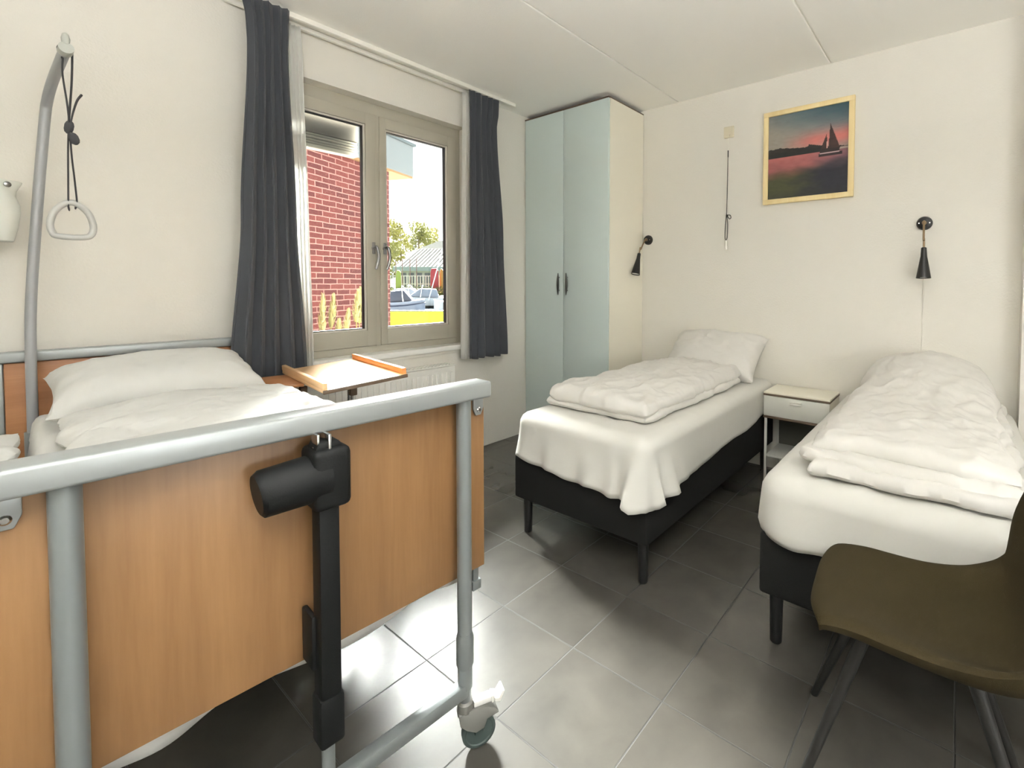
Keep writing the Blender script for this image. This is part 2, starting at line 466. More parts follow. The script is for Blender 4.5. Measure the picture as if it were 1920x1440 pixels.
# window
win = bpy.data.objects.new('window_1', None); COL.objects.link(win); struct(win, 'taupe double casement window between charcoal curtains')
win.location = ((WX0 + WX1) / 2, YA + .07, WZ0)
def wl(bm):
    bmesh.ops.translate(bm, vec=-Vector(win.location), verts=bm.verts); return bm
F0 = YA + .085
finish('window_frame', wl(frame_ring(bmesh.new(), WX0, WX1, WZ0, WZ1, .05, .045, .045, .075, F0, F0 + .09)), 'frame', win)
finish('mullion', wl(B(1.728, 1.763, F0 - .004, F0 + .09, WZ0 + .04, 2.49, .002)), 'frame', win)
def sash(x0, x1, gx0, gx1, side):
    z0, z1 = .920, 2.484; y0 = YA + .07
    s = finish('sash', wl(frame_ring(bmesh.new(), x0, x1, z0, z1, gx0 - x0 - .014, x1 - gx1 - .014, 1.041 - z0 - .014, z1 - 2.395 - .014, y0, y0 + .065, .003)), 'frame', win)
    finish('glazing_bead', wl(frame_ring(bmesh.new(), gx0 - .015, gx1 + .015, 1.026, 2.410, .012, .012, .012, .012, y0 + .012, y0 + .055, .003)), 'bead', s)
    finish('gasket', wl(frame_ring(bmesh.new(), gx0 - .005, gx1 + .005, 1.036, 2.400, .006, .006, .006, .006, y0 + .020, y0 + .05, 0)), 'gasket', s)
    finish('pane', wl(B(gx0 - .002, gx1 + .002, y0 + .034, y0 + .038, 1.039, 2.397)), 'glass', s, smooth=False)
    hx = x1 - .020 if side < 0 else x0 + .030
    bm = bmesh.new()
    lathe(bm, [(.014, 0), (.014, .008), (.011, .011)], 20, align((0, -1, 0), (hx, y0, 1.585)))
    box(bm, hx - .011, hx + .011, y0 - .009, y0, 1.545, 1.625, .004)
    tube(bm, smooth_path([(hx, y0 - .005, 1.59), (hx, y0 - .04, 1.592), (hx + .006, y0 - .048, 1.565), (hx + .012, y0 - .046, 1.52), (hx + .004, y0 - .044, 1.475), (hx - .008, y0 - .044, 1.44)], 6), [.009] * 12 + [.010] * 14 + [.008] * 5, 12)
    finish('handle', wl(bm), 'nickel', s)
sash(1.092, 1.730, 1.184, 1.648, -1)
sash(1.761, 2.396, 1.822, 2.307, 1)
sb = B(.99, 2.50, YA - .035, F0 + .02, .835, .873, .006)
struct(finish('trim_sill', sb, 'sill'))
struct(finish('trim_sill_apron', B(1.0, 2.49, YA - .018, YA, .812, .835, .002), 'wall'))
# portal: lets the renderer find the daylight that enters by the window
pl = bpy.data.lights.new('window_daylight', 'AREA'); pl.shape = 'RECTANGLE'; pl.size = 1.42; pl.size_y = 1.7; pl.cycles.is_portal = True
po = bpy.data.objects.new('window_daylight', pl); COL.objects.link(po); po.location = (1.74, YA + .24, 1.72); po.rotation_euler = (-PI / 2, 0, 0)

# raised blind outside the left sash
bl = thing('raised_blind', 'grey slatted blind rolled up at the top of the left window pane', 'blind', (1.416, YA + .19, 2.2))
finish('headbox', B(-.245, .245, -.03, .045, .10, .215, .006), mat('blind_dark', (92, 88, 84), .5), bl)
sl = bmesh.new()
for k in range(4): box(sl, -.24, .24, -.025 + .004 * (k % 2), .03, .028 + k * .018, .043 + k * .018, .004)
finish('slat_stack', sl, mat('blind_slat', (150, 146, 138), .5), bl)
finish('bottom_bar', B(-.242, .242, -.03, .034, .0, .026, .006), mat('blind_bar', (184, 180, 170), .45), bl)

# curtain track
tr = thing('curtain_track', 'white double curtain track on the ceiling above the window', 'curtain rail', (1.8, 2.95, ZC))
tb = bmesh.new(); box(tb, -1.02, 1.02, -.055, -.025, -.028, 0, .003); box(tb, -1.02, 1.02, -.018, .0, -.014, 0, .002)
finish('outer_rail', tb, 'plastic_white', tr)
tb = bmesh.new(); box(tb, -.95, .95, .045, .07, -.026, 0, .003)
finish('inner_rail', tb, 'plastic_white', tr)

def curtain(name, label, cat, keys, y, m, folds, ampt, ampb, seed, grp=None, thick=.004, n=140, rows=46, lean=0):
    """keys: (z, x_left, x_right) from top to bottom"""
    bm = bmesh.new(); R = []
    zt, zb = keys[0][0], keys[-1][0]
    for r in range(rows + 1):
        t = r / rows; z = zt + (zb - zt) * t
        for a, b in zip(keys, keys[1:]):
            if a[0] >= z >= b[0]:
                f = (a[0] - z) / max(1e-6, a[0] - b[0]); f = f * f * (3 - 2 * f)
                xl, xr = a[1] + (b[1] - a[1]) * f, a[2] + (b[2] - a[2]) * f; break
        row = []
        for i in range(n + 1):
            s = i / n
            ss = s + .018 * math.sin(2 * PI * s * 2 + seed) + .012 * t * noise.noise(Vector((s * 4, t * 2, seed)))
            ph = 2 * PI * folds * ss
            A = ampt + (ampb - ampt) * min(1, t * 1.4)
            A *= .75 + .5 * noise.noise(Vector((s * 5, seed, 0)))
            yy = y + A * math.sin(ph) + .006 * noise.noise(Vector((s * 6, t * 3, seed + 3))) - lean * t
            xx = xl + (xr - xl) * s + .30 * A * math.sin(2 * ph)
            row.append(bm.verts.new((xx, yy, z + (.006 * math.sin(ph + 1) + .008 * noise.noise(Vector((s * 5, seed, 2))) if r == rows else 0))))
        R.append(row)
    for a, b in zip(R, R[1:]):
        for i in range(n): bm.faces.new((a[i], a[i + 1], b[i + 1], b[i]))
    o = finish(name, bm, m, angle=80); solidify(o, thick, 0)
    return tag(o, label, cat, grp)
curtain('curtain', 'charcoal curtain gathered at the left of the window behind the hospital bed', 'curtain',
        [(2.815, .885, 1.105), (2.70, .905, 1.100), (2.58, .910, 1.095), (1.7, .870, 1.125), (.82, .805, 1.165)], 2.875, 'grey_fabric', 5, .016, .040, 1.2, 'charcoal curtains')
curtain('curtain', 'charcoal curtain gathered at the right of the window next to the wardrobe', 'curtain',
        [(2.81, 2.355, 2.650), (2.70, 2.36, 2.645), (2.58, 2.362, 2.625), (1.7, 2.355, 2.69), (.77, 2.348, 2.735)], 2.915, 'grey_fabric', 5, .014, .032, 4.1, 'charcoal curtains')
curtain('net_curtain', 'white net curtain bunched beside the left charcoal curtain', 'curtain',
        [(2.80, 1.03, 1.205), (2.6, 1.06, 1.215), (1.7, 1.08, 1.232), (.83, 1.10, 1.245)], 2.985, 'sheer', 7, .018, .024, 2.2, 'net curtains', thick=.0015)
curtain('net_curtain', 'white net curtain bunched beside the right charcoal curtain', 'curtain',
        [(2.80, 2.350, 2.52), (2.6, 2.350, 2.52), (1.7, 2.335, 2.52), (.77, 2.325, 2.52)], 2.985, 'sheer', 6, .018, .022, 5.2, 'net curtains', thick=.0015)

# radiator
rd = thing('radiator', 'white panel radiator below the window sill', 'radiator', (1.69, YA - .07, .16))
rb = bmesh.new(); box(rb, -.555, .55, -.045, .045, 0, .575, .008)
for k in range(27): box(rb, -.535 + k * .04, -.515 + k * .04, -.052, -.04, .04, .53, .004)
finish('panel', rb, 'radiator', rd)
rg = bmesh.new(); box(rg, -.555, .55, -.05, .05, .575, .585, .003)
for k in range(36): box(rg, -.54 + k * .03, -.522 + k * .03, -.036, .036, .585, .589)
finish('top_grille', rg, 'radiator', rd)
for x in (-.42, .42): finish('bracket', B(x - .02, x + .02, .04, .07, .1, .5), 'radiator', rd)

# ------------------------------------------------------------------ hospital bed
BT = math.radians(-3.4)
bed = thing('hospital_bed', 'hospital bed with beech end panels and grey tube frame below the left wall', 'hospital bed', (.848, 1.085, 0), BT)
PL, PR = -.762, .003
finish('foot_panel', B(-.862, .098, .032, .054, .491, 1.016, .004), 'beech', bed)
fr = bmesh.new()
box(fr, -.93, .075, -.036, .036, 1.018, 1.064, .007, 3)
finish('foot_rail', fr, 'rail', bed)
for x in (PL, PR):
    pb = bmesh.new()
    tube(pb, [(x, 0, .19), (x, 0, 1.022)], .0205, 24)
    p = finish('corner_post', pb, 'steel', bed)
    sb = bmesh.new(); tube(sb, [(x, 0, .135), (x, 0, .30)], .017, 20)
    lathe(sb, [(.019, .245), (.0245, .26), (.0245, .335), (.021, .35)], 24, Matrix.Translation((x, 0, 0)))
    finish('sleeve', sb, 'steel', p)
ct = bmesh.new(); box(ct, PL, PR, -.018, .018, .168, .206, .005)
finish('lower_cross_tube', ct, 'steel', bed)
for x in (.072, -.826):
    tb_ = bmesh.new(); prism(tb_, [(x - .018, 1.025), (x + .018, 1.025), (x + .018, .975), (x + .009, .955), (x - .009, .955), (x - .018, .975)], 1, .024, .033, .002)
    k = finish('rail_bracket', tb_, 'rail', bed)
    bb = bmesh.new(); lathe(bb, [(.008, 0), (.008, .003), (.005, .006)], 16, align((0, -1, 0), (x, .024, .972)))
    finish('bolt', bb, 'chrome', k)
# lifting actuator at the middle of the foot end
AX = -.378
col = finish('lift_column', box(box(box(bmesh.new(), AX - .0215, AX + .0215, -.058, -.012, .40, .93, .006), AX - .026, AX + .026, -.062, -.008, .335, .445, .008), AX - .030, AX - .018, -.03, .03, .50, .62, .004), 'actuator', bed)
hb = bmesh.new()
tube(hb, [(AX - .128, -.035, .922), (AX - .120, -.035, .923), (AX - .04, -.035, .926), (AX + .0, -.035, .926)], [.040, .047, .050, .050], 28)
box(hb, AX - .036, AX + .041, -.078, .008, .862, .992, .014, 3)
prism(hb, [(AX - .03, .985), (AX + .034, .985), (AX + .02, 1.004), (AX - .02, 1.004)], 1, -.06, -.01, .004)
finish('motor_housing', hb, 'actuator', col)
it = bmesh.new(); tube(it, [(AX - .002, -.035, .20), (AX - .002, -.035, .345)], .0135, 20)
finish('inner_tube', it, 'steel', col)
yk = bmesh.new()
box(yk, AX - .004, AX + .002, -.068, -.02, .958, 1.022, .001); box(yk, AX - .022, AX - .017, -.055, -.02, .985, 1.022, .001)
tube(yk, [(AX - .026, -.04, .99), (AX + .020, -.04, .99)], .005, 12)
finish('clevis', yk, 'chrome', col)
# casters
def caster(x, y, ang):
    c = bmesh.new()
    # stem collar and arched housing, trailing along local +x
    lathe(c, [(.019, .118), (.022, .122), (.022, .146), (.017, .152), (.013, .165)], 24)
    prof = [(-.022, .122), (.0, .126), (.03, .128), (.062, .122), (.085, .108), (.094, .094), (.088, .092), (.06, .087), (.050, .064), (.026, .058), (.0, .074), (-.018, .092)]
    for yy in (-.021, .014): prism(c, prof, 1, yy, yy + .007, .002)
    prism(c, [(-.022, .122), (.0, .126), (.03, .128), (.062, .122), (.085, .108), (.094, .094), (.088, .094), (.06, .105), (.03, .112), (-.014, .105)], 1, -.016, .016, .002)
    ca = finish('caster', c, 'caster', bed, loc=(x, y, 0)); ca.rotation_euler = (0, 0, ang)
    w = bmesh.new()
    wp = [(.046, -.010), (.0485, -.008), (.0485, .008), (.046, .010), (.040, .0105), (.037, .008), (.014, .008), (.012, .012), (.004, .012)]
    lathe(w, [(r, z) for r, z in [(.004, -.012), (.012, -.012), (.014, -.008), (.037, -.008), (.040, -.0105)] + wp[:5] + wp[5:]], 36, align((0, 1, 0), (.038, 0, .0485)))
    wo = finish('wheel', w, 'wheel', ca)
    pd = bmesh.new(); box(pd, .022, .075, -.014, .014, .126, .143, .004); box(pd, .074, .082, -.015, .015, .122, .144, .003)
    prism(pd, [(.082, .126), (.098, .122), (.112, .150), (.106, .152), (.094, .134), (.082, .138)], 1, -.019, .019, .0015)
    finish('brake_pedal', pd, 'pedal', ca)
    return ca
caster(PR, 0, math.radians(-22)); caster(PL, 0, math.radians(-60)); caster(PR, 1.82, math.radians(30)); caster(PL, 1.82, math.radians(120))
# head end, side boards, mattress platform
hp = finish('headboard', B(-.885, .098, 1.872, 1.896, .46, 1.016, .004), 'beech_head', bed)
hr = bmesh.new(); box(hr, -.93, .075, 1.855, 1.920, 1.018, 1.060, .007, 3); finish('head_rail', hr, 'rail', hp)
for x in (PL, PR): finish('corner_post', T([(x, 1.92, .13), (x, 1.92, 1.0)], .0205, 18), 'steel', bed)
finish('head_guide', B(-.905, -.887, 1.866, 1.902, .46, 1.016, .003), 'rail', hp)
for x in (.06, -.845):
    s = finish('side_board', B(x, x + .022, .10, 1.86, .435, .575, .004), 'beech_dark', bed)
    g = bmesh.new(); box(g, x + .024, x + .044, .07, .105, .415, .60, .003); box(g, x + .018, x + .05, .064, .11, .40, .43, .004)
    finish('rail_guide', g, 'steel', s)
pf = bmesh.new(); box(pf, -.80, .04, .08, 1.85, .60, .65, .006)
for x in (-.78, .01): box(pf, x, x + .03, .06, 1.90, .56, .60, .003)
finish('mattress_platform', pf, 'steel', bed)
ub = bmesh.new()
for x in (PL, PR): box(ub, x - .018, x + .018, 1.82, 1.93, .168, .206, .004)
box(ub, PL, PR, 1.90, 1.936, .168, .206, .004); finish('head_cross_tube', ub, 'steel', bed)
# lifting pole
pole = smooth_path([(-.812, 1.80, .56), (-.811, 1.80, .80), (-.807, 1.80, 1.2), (-.782, 1.79, 1.6), (-.752, 1.775, 1.98), (-.742, 1.745, 2.07), (-.728, 1.66, 2.125), (-.708, 1.50, 2.165), (-.697, 1.40, 2.180)], 8)
pm = finish('lifting_pole', T(pole, .0165, 20), 'pole', bed)
ec = bmesh.new(); tube(ec, [(-.7, 1.43, 2.176), (-.697, 1.395, 2.181)], .0205, 24); lathe(ec, [(.010, 0), (.012, .02), (.008, .035), (.002, .04)], 16, Matrix.Translation((-.698, 1.405, 2.195)))
finish('end_cap', ec, mat('cap_plastic', (176, 178, 170), .5), pm)
sk = bmesh.new(); tube(sk, [(-.812, 1.80, .5), (-.812, 1.80, .74)], .024, 20); box(sk, -.825, -.78, 1.79, 1.86, .55, .60, .004)
finish('pole_socket', sk, 'steel', pm)

def bedloc(x, y, z=0):
    c, s = math.cos(BT), math.sin(BT); return (.848 + x * c - y * s, 1.085 + x * s + y * c, z)
# trapeze grip hanging from the pole
tg = thing('trapeze_handle', 'pale plastic grab handle on a knotted grey strap hanging from the pole', 'handle', bedloc(-.695, 1.45, 1.6), BT)
st = bmesh.new()
def strap(pts, w=.0075):
    tube(st, smooth_path(pts, 6), w, 8, flat=.28)
strap([(-.010, -.0, .555), (-.022, 0, .59), (-.010, 0, .605), (.01, 0, .60), (.014, 0, .58), (.010, 0, .47), (.002, 0, .36), (-.002, 0, .31)], .0115)
strap([(-.010, -.0, .555), (-.012, 0, .50), (-.004, 0, .41), (.0, 0, .35), (.0, 0, .31)], .010)
strap([(.002, 0, .31), (.010, -.005, .36), (.022, -.01, .41), (.034, -.01, .435)], [.008 + .006 * k / 18 for k in range(19)])
strap([(0, 0, .33), (-.004, 0, .24), (-.006, 0, .14), (-.008, 0, .03), (-.006, .012, .015)], .0095)
strap([(.002, 0, .31), (.004, 0, .22), (.010, 0, .12), (.014, 0, .04), (.010, .012, .02)], .0095)
lathe(st, [(.004, -.024), (.010, -.018), (.0125, -.008), (.0128, .008), (.010, .018), (.005, .024)], 20, align((.15, 0, 1), (.0, 0, .312))); lathe(st, [(.004, -.022), (.011, -.016), (.0145, -.006), (.0145, .008), (.011, .017), (.005, .022)], 20, align((-.3, .1, 1), (.011, -.004, .272)))
finish('strap', st, 'strap', tg)
gp = [(-.036, -.088), (.03, -.088), (.05, -.075), (.055, -.045), (.046, -.005), (.028, .022), (.008, .036), (-.008, .036), (-.028, .022), (-.046, -.005), (-.055, -.045), (-.05, -.075)]
gc = []
for i in range(len(gp)):
    p0, p1, p2, p3 = [Vector((gp[(i + k) % len(gp)][0], 0, gp[(i + k) % len(gp)][1])) for k in (-1, 0, 1, 2)]
    for k in range(5):
        t = k / 5
        gc.append(.5 * ((2 * p1) + (p2 - p0) * t + (2 * p0 - 5 * p1 + 4 * p2 - p3) * t * t + (3 * p1 - p0 - 3 * p2 + p3) * t ** 3))
finish('grip', T(gc, .0105, 12, closed=True), 'grip', tg)

# bedding of the hospital bed
hm = thing('mattress', 'mattress in a white sheet on the hospital bed', 'mattress', bedloc(-.38, .95, .65), BT)
mb = bmesh.new(); soft_slab(mb, -.44, .40, -.83, .80, .0, lambda u, v: .165, .035, 3.3, .003, 60, 90, .004)
finish('fitted_sheet', mb, 'linen_cool', hm)
dv = bmesh.new()
soft_slab(dv, -.37, .36, -.80, .425, .170, lambda u, v: .060 + .022 * math.sin(PI * u), .09, 9.1, .010, 90, 110, .012, 5, 14)
o = finish('duvet', dv, 'linen_cool', loc=bedloc(-.38, .95, .65)); o.rotation_euler = (0, 0, BT)
tag(o, 'thin white duvet lying on the hospital bed behind the grey foot rail', 'duvet')
pw = bmesh.new(); pillow(pw, .68, .46, .20, 5.5, .006, p=3.2)
o = finish('pillow', pw, 'linen_cool', loc=bedloc(-.44, 1.585, .912)); o.rotation_euler = (math.radians(11), math.radians(-1), BT)
tag(o, 'large white pillow at the head of the hospital bed', 'pillow')
# loose sheet corner over the left edge and the hem that shows below the foot panel
hs = bmesh.new(); nX = 60; rows = []
for k in range(9):
    t = k / 8
    rows.append([hs.verts.new((-.80 + .83 * i / nX, .066 + .012 * math.sin(i * .5) * t, .66 - t * (.20 + .015 * math.sin(i * .21) + .01 * math.sin(i * .47 + 1)))) for i in range(nX + 1)])
for a, b in zip(rows, rows[1:]):
    for i in range(nX): hs.faces.new((a[i], a[i + 1], b[i + 1], b[i]))
o = finish('hanging_hem', hs, 'linen_cool', hm); o.location = (0, 0, 0)
o.parent = bed; o.name = 'under_sheet'; solidify(o, .003)
lc = bmesh.new(); soft_slab(lc, -.12, .10, -.14, .14, 0, lambda u, v: .10 * (1 - .5 * u), .05, 2.7, .008, 30, 30, .02)
o = finish('folded_cloth', lc, 'linen_cool', loc=bedloc(-.99, 1.45, .70)); o.rotation_euler = (0, math.radians(-38), BT)
o.parent = hm; o.location = (-.53, .42, .06); o.rotation_euler = (0, math.radians(-40), 0); o.name = 'sheet_corner'

# ------------------------------------------------------------------ over-bed table
ot = thing('overbed_table', 'wooden over-bed tray table with two raised lips in front of the window', 'table', (1.14, 2.405, 0), math.radians(-7))
tt = bmesh.new(); box(tt, -.185, .185, -.33, .33, -.0, .018, .006)
top = finish('tabletop', tt, 'maple', ot); top.location = (0, 0, .885); top.rotation_euler = (0, math.radians(-3.9), 0)
eb = bmesh.new(); box(eb, -.187, .187, -.333, -.326, -.001, .016, .003); finish('front_edge', eb, 'edge_brown', top)
for x, m in ((-.185, 'maple'), (.165, 'lip')):
    finish('lip', B(x, x + .020, -.325, .33, .016, .046, .004), m, top)
fl = B(-.315, -.175, -.02, .30, .858, .872, .004); finish('side_flap', fl, 'beech_head', ot)
for x, y, z0 in ((-.165, .04, .577), (-.120, .22, .577), (.105, .21, .03), (.015, -.10, .03)):
    lg = bmesh.new(); tube(lg, [(x, y, z0), (x, y, .884 + x * .068)], .0095, 14)
    g = finish('support_tube', lg, 'chrome', ot)
    if y < .1: finish('clamp', B(x - .016, x + .016, y - .016, y + .016, .80, .85, .004), 'edge_brown', g)
rn = bmesh.new(); box(rn, -.02, .14, .19, .23, 0, .032, .006); box(rn, -.02, .05, -.12, -.08, 0, .032, .006); box(rn, .04, .07, -.10, .21, .004, .028, .005)
finish('floor_runner', rn, 'steel', ot)

# frosted wall lamp at the far left
wlamp = thing('wall_lamp', 'frosted glass bell-shaped wall lamp left of the lifting pole', 'lamp', (.062, YA, 1.62))
sh = bmesh.new(); lathe(sh, [(.050, -.115), (.054, -.112), (.066, -.06), (.074, .0), (.073, .03), (.062, .065), (.064, .085), (.078, .115), (.080, .122), (.074, .122), (.058, .088), (.056, .065), (.067, .03), (.068, 0), (.060, -.06), (.048, -.110)], 28, Matrix.Translation((0, -.09, 0)))
finish('shade', sh, 'glass_lamp', wlamp)
ar = bmesh.new(); lathe(ar, [(.03, 0), (.03, .012), (.01, .02), (.01, .03)], 20, align((0, -1, 0), (0, 0, .09))); tube(ar, [(0, -.02, .09), (0, -.09, .085), (0, -.09, .06)], .007, 10)
finish('wall_mount', ar, 'nickel', wlamp)
kb = bmesh.new(); lathe(kb, [(.004, 0), (.010, .003), (.011, .008), (.004, .013)], 14, align((.45, -.9, 0), (.036, -.157, .103))); finish('screw_knob', kb, 'nickel', wlamp)

# ------------------------------------------------------------------ wardrobe
wd = thing('wardrobe', 'tall wardrobe with pale blue doors in the corner by the window', 'wardrobe', (3.09, 2.152, 0))
cb = bmesh.new(); box(cb, .022, .517, 0, .905, .0, 2.788, .002)
finish('carcass', cb, 'cabinet_white', wd, smooth=False)
for y0, y1, hy in ((.003, .456, .421), (.461, .902, .496)):
    d = finish('door', B(0, .020, y0, y1, .05, 2.786, .0025), 'door_blue', wd)
    hb = bmesh.new(); pts = []
    s = -1 if hy < .45 else 1
    for i in range(17):
        t = -1 + i / 8
        pts.append((.015 * (1 - t * t) , t))
    poly = [(hy + s * (.006 + w), 1.345 + t * .092) for w, t in pts] + [(hy + s * (.006 - w * .55), 1.345 + t * .092) for w, t in pts[::-1][1:-1]]
    prism(hb, poly, 0, -.022, -.012, .001)
    for z in (1.29, 1.40): tube(hb, [(-.013, hy + s * .007, z), (.002, hy + s * .007, z)], .005, 10)
    finish('handle', hb, 'nickel', d)
finish('gap_shade_strip', B(-.002, .519, -.001, .906, 2.788, 2.797, .001), 'edge_brown', wd)  # brown strip stands in for the dark shadow gap above the wardrobe

# ------------------------------------------------------------------ single beds
def single_bed(name, label, y0, y1):
    b = thing(name, label, 'bed', (1.795, y0, 0), 0, 'single beds'); w = y1 - y0; l = 1.81
    base = finish('bed_base', B(0, l, 0, w, .197, .425, .012, 3), 'black_fabric', b)
    for x in (.055, l - .06):
        for y in (.05, w - .05):
            lb = bmesh.new(); lathe(lb, [(.018, 0), (.021, .004), (.025, .197)], 20, Matrix.Translation((x, y, 0)))
            lg = finish('leg', lb, 'black_leg', b)
            gl = bmesh.new(); lathe(gl, [(.014, -.0), (.014, .003)], 16, Matrix.Translation((x, y, 0))); finish('glide', gl, 'rubber', lg)
    finish('mattress', B(.03, l - .01, .02, w - .02, .425, .645, .05, 4), 'linen', b)
    return b
single_bed('single_bed', 'single bed with a black padded base nearest the wardrobe', 1.04, 1.86)
single_bed('single_bed', 'single bed with a black padded base behind the olive chair', -.258, .562)

def hem1(x, y, nx, ny):
    f = max(0, -nx)
    yy = (y - 1.05) / .80
    zf = .372 + .052 * yy + .005 * math.sin(yy * 9) + .006 * math.sin(yy * 21)
    xx = (x - 1.81) / 1.79
    zr = .372 + .02 * min(1, xx * 6) + .07 * xx + .010 * math.sin(xx * 16)
    if ny < -.01 and nx < -.01: return min(zf, zr) - .012 * math.sin(f * PI)
    if nx < -.5: return zf
    if ny < -.5: return zr
    return .425
def flare1(x, y, nx, ny, t, i):
    yy = (y - 1.05) / .80; xx = (x - 1.81) / 1.79
    k = math.exp(-((y - 1.05) / .16) ** 2) * math.exp(-((x - 1.81) / .20) ** 2)
    c = .040 * k * (1 + 1.0 * math.sin(math.atan2(ny, nx) * 7 + y * 52 - x * 40))
    fo = .006 + .016 * abs(math.sin(yy * 10.5 + .6)) ** 10 + .006 * math.sin(yy * 23) if nx < -.5 else 0
    ri = (.012 + .012 * math.sin(xx * 14)) * max(0, 1 - xx * 1.1) if ny < -.5 else 0
    e = t ** 1.4
    return e * (c + fo + ri + .006)
sh = finish('bed_sheet', draped(1.786, 3.60, 1.034, 1.848, .662, hem1, flare1, .06, .07, 3, .004), 'sheet', angle=60)
tag(sh, 'white sheet draped over the bed nearest the wardrobe', 'sheet', 'sheets on the single beds'); solidify(sh, .003)

def hem2(x, y, nx, ny):
    yy = (y + .25) / .80
    zf = .395 + .03 * yy ** 3 + .008 * math.sin(yy * 11) + .004 * math.sin(yy * 27)
    if nx < -.5: return zf
    if ny > .01 and nx < -.01: return zf + .01
    return .43
def flare2(x, y, nx, ny, t, i):
    yy = (y + .25) / .80
    if nx < -.5:
        return (t ** 1.3) * (.010 + .010 * abs(math.sin(yy * 5.2 + .3)) ** 8 + .006 * math.sin(yy * 17)) - .010 * max(0, t - .8) * 5
    if ny > .3 and nx < -.01: return t * .014 - .010 * max(0, t - .8) * 5
    return t * (.010 if ny > 0 else 0)
sh2 = finish('bed_sheet', draped(1.776, 3.60, -.262, .574, .650, hem2, flare2, .075, .09, 8, .005), 'sheet', angle=60)
tag(sh2, 'white sheet tucked over the bed behind the olive chair', 'sheet', 'sheets on the single beds'); solidify(sh2, .003)

# duvets: folded lengthwise, the layers show at the foot
d1 = bmesh.new()
soft_slab(d1, 1.975, 3.20, 1.135, 1.79, .672, lambda u, v: .050, .030, 4.2, .004, 110, 64, .010, 3, 9)
soft_slab(d1, 1.955, 3.23, 1.150, 1.76, .698, lambda u, v: .062 + .026 * v * (1 - u) + .030 * u + .018 * math.sin(PI * v), .055, 6.6, .011, 150, 90, .012, 3.2, 8)
o = finish('duvet', d1, 'linen', angle=60); tag(o, 'white duvet folded lengthwise on the bed nearest the wardrobe', 'duvet', 'duvets on the single beds')
d2 = bmesh.new()
def hump(u, v): return .16 * max(0, min(1, (u - .45) / .4)) ** 1.2 * math.sin(PI * min(1, max(0, .08 + .84 * v))) ** .6
soft_slab(d2, 1.845, 3.40, -.19, .42, .660, lambda u, v: .048, .030, 1.7, .006, 110, 60, .016, 3, 8)
soft_slab(d2, 1.880, 3.45, -.17, .425, .684, lambda u, v: .050, .034, 8.3, .007, 110, 60, .018, 3, 8)
soft_slab(d2, 1.925, 3.56, -.15, .425, .716, lambda u, v: .050 + .02 * math.sin(PI * v) + hump(u, v), .055, 3.9, .010, 150, 90, .014, 3.0, 7)
o = finish('duvet', d2, 'linen', angle=60); tag(o, 'thick white folded duvet on the bed behind the olive chair', 'duvet', 'duvets on the single beds')
p1 = bmesh.new(); pillow(p1, .69, .44, .24, 2.2, .009, p=3.2)
o = finish('pillow', p1, 'linen', loc=(3.430, 1.425, .812)); o.rotation_euler = (math.radians(38), 0, -PI / 2)
tag(o, 'white pillow propped against the wall on the bed nearest the wardrobe', 'pillow')

# ------------------------------------------------------------------ nightstand
ns = thing('nightstand', 'small white nightstand with one drawer between the two single beds', 'nightstand', (3.30, .614, 0))
W = .405; Dp = .305
finish('top', B(0, Dp, 0, W, .612, .624, .002), 'cabinet_white', ns)
finish('edge_strip', B(-.001, Dp, -.001, W + .001, .600, .613, .001), 'edge_brown', ns)
finish('drawer_case', B(.016, Dp, .002, W - .002, .462, .600, .001), 'cabinet_white', ns)
dr = finish('drawer', B(0, .016, .002, W - .002, .464, .598, .002), 'metal_white', ns)
hd = bmesh.new(); box(hd, -.014, .001, .165, .235, .572, .578, .001); box(hd, -.014, -.011, .165, .235, .560, .577, .001); finish('handle', hd, 'plastic_white', dr)
finish('lower_strip', B(-.001, Dp, 0, W, .448, .463, .001), 'edge_brown', ns)
for y in (.006, W - .022):
    for x in (.002, Dp - .018): finish('leg', B(x, x + .015, y, y + .015, 0, .449, .001), 'metal_white', ns)
finish('shelf', B(.004, Dp - .004, .02, W - .02, .186, .200, .001), 'metal_white', ns)
finish('back_panel', B(Dp - .012, Dp - .004, .02, W - .02, .20, .449), 'night_dark', ns)

# ------------------------------------------------------------------ reading lamps
def reading_lamp(label, y, z, tip, d, cable=0):
    t = thing('reading_lamp', label, 'lamp', (XB, y, z), 0, 'black gooseneck reading lamps')
    b = bmesh.new(); lathe(b, [(.041, 0), (.041, .012), (.034, .026), (.014, .032)], 32, align((-1, 0, 0)))
    w = finish('wall_plate', b, 'lamp_black', t)
    for yy in (-.026, .026):
        s = bmesh.new(); lathe(s, [(.004, .0), (.004, .004)], 10, align((-1, 0, 0), (-.025, yy, 0))); finish('screw', s, 'chrome', w)
    if cable: finish('cable', B(-.006, 0, -.006, .000, -.36 - cable, -.03, .001), 'wall', t)
    tip = Vector(tip); d = Vector(d).normalized()
    a = bmesh.new()
    tube(a, smooth_path([(-.028, 0, 0), (-.055, 0, .002), tip * .55 + Vector((-.046, 0, -.02)), tip - d * .05, tip + d * .005], 8), .0058, 12)
    lathe(a, [(.012, 0), (.012, .016), (.006, .02)], 16, align((-1, 0, 0), (-.030, 0, 0)))
    finish('arm', a, 'lamp_arm', t)
    h = bmesh.new()
    lathe(h, [(.008, 0), (.0135, .004), (.0165, .055), (.019, .068), (.0375, .185), (.0355, .185), (.017, .070), (.012, .066)], 32, align(d, tip))
    sd = finish('shade', h, 'lamp_black', t)
    u = bmesh.new(); lathe(u, [(.034, .168), (.034, .178), (.012, .182), (.004, .183)], 28, align(d, tip)); finish('bulb', u, 'bulb', sd)
    return t
reading_lamp('black reading lamp on the wall right beside the wardrobe', 2.098, 1.722, (-.142, .006, -.118), (-.30, .02, -1))
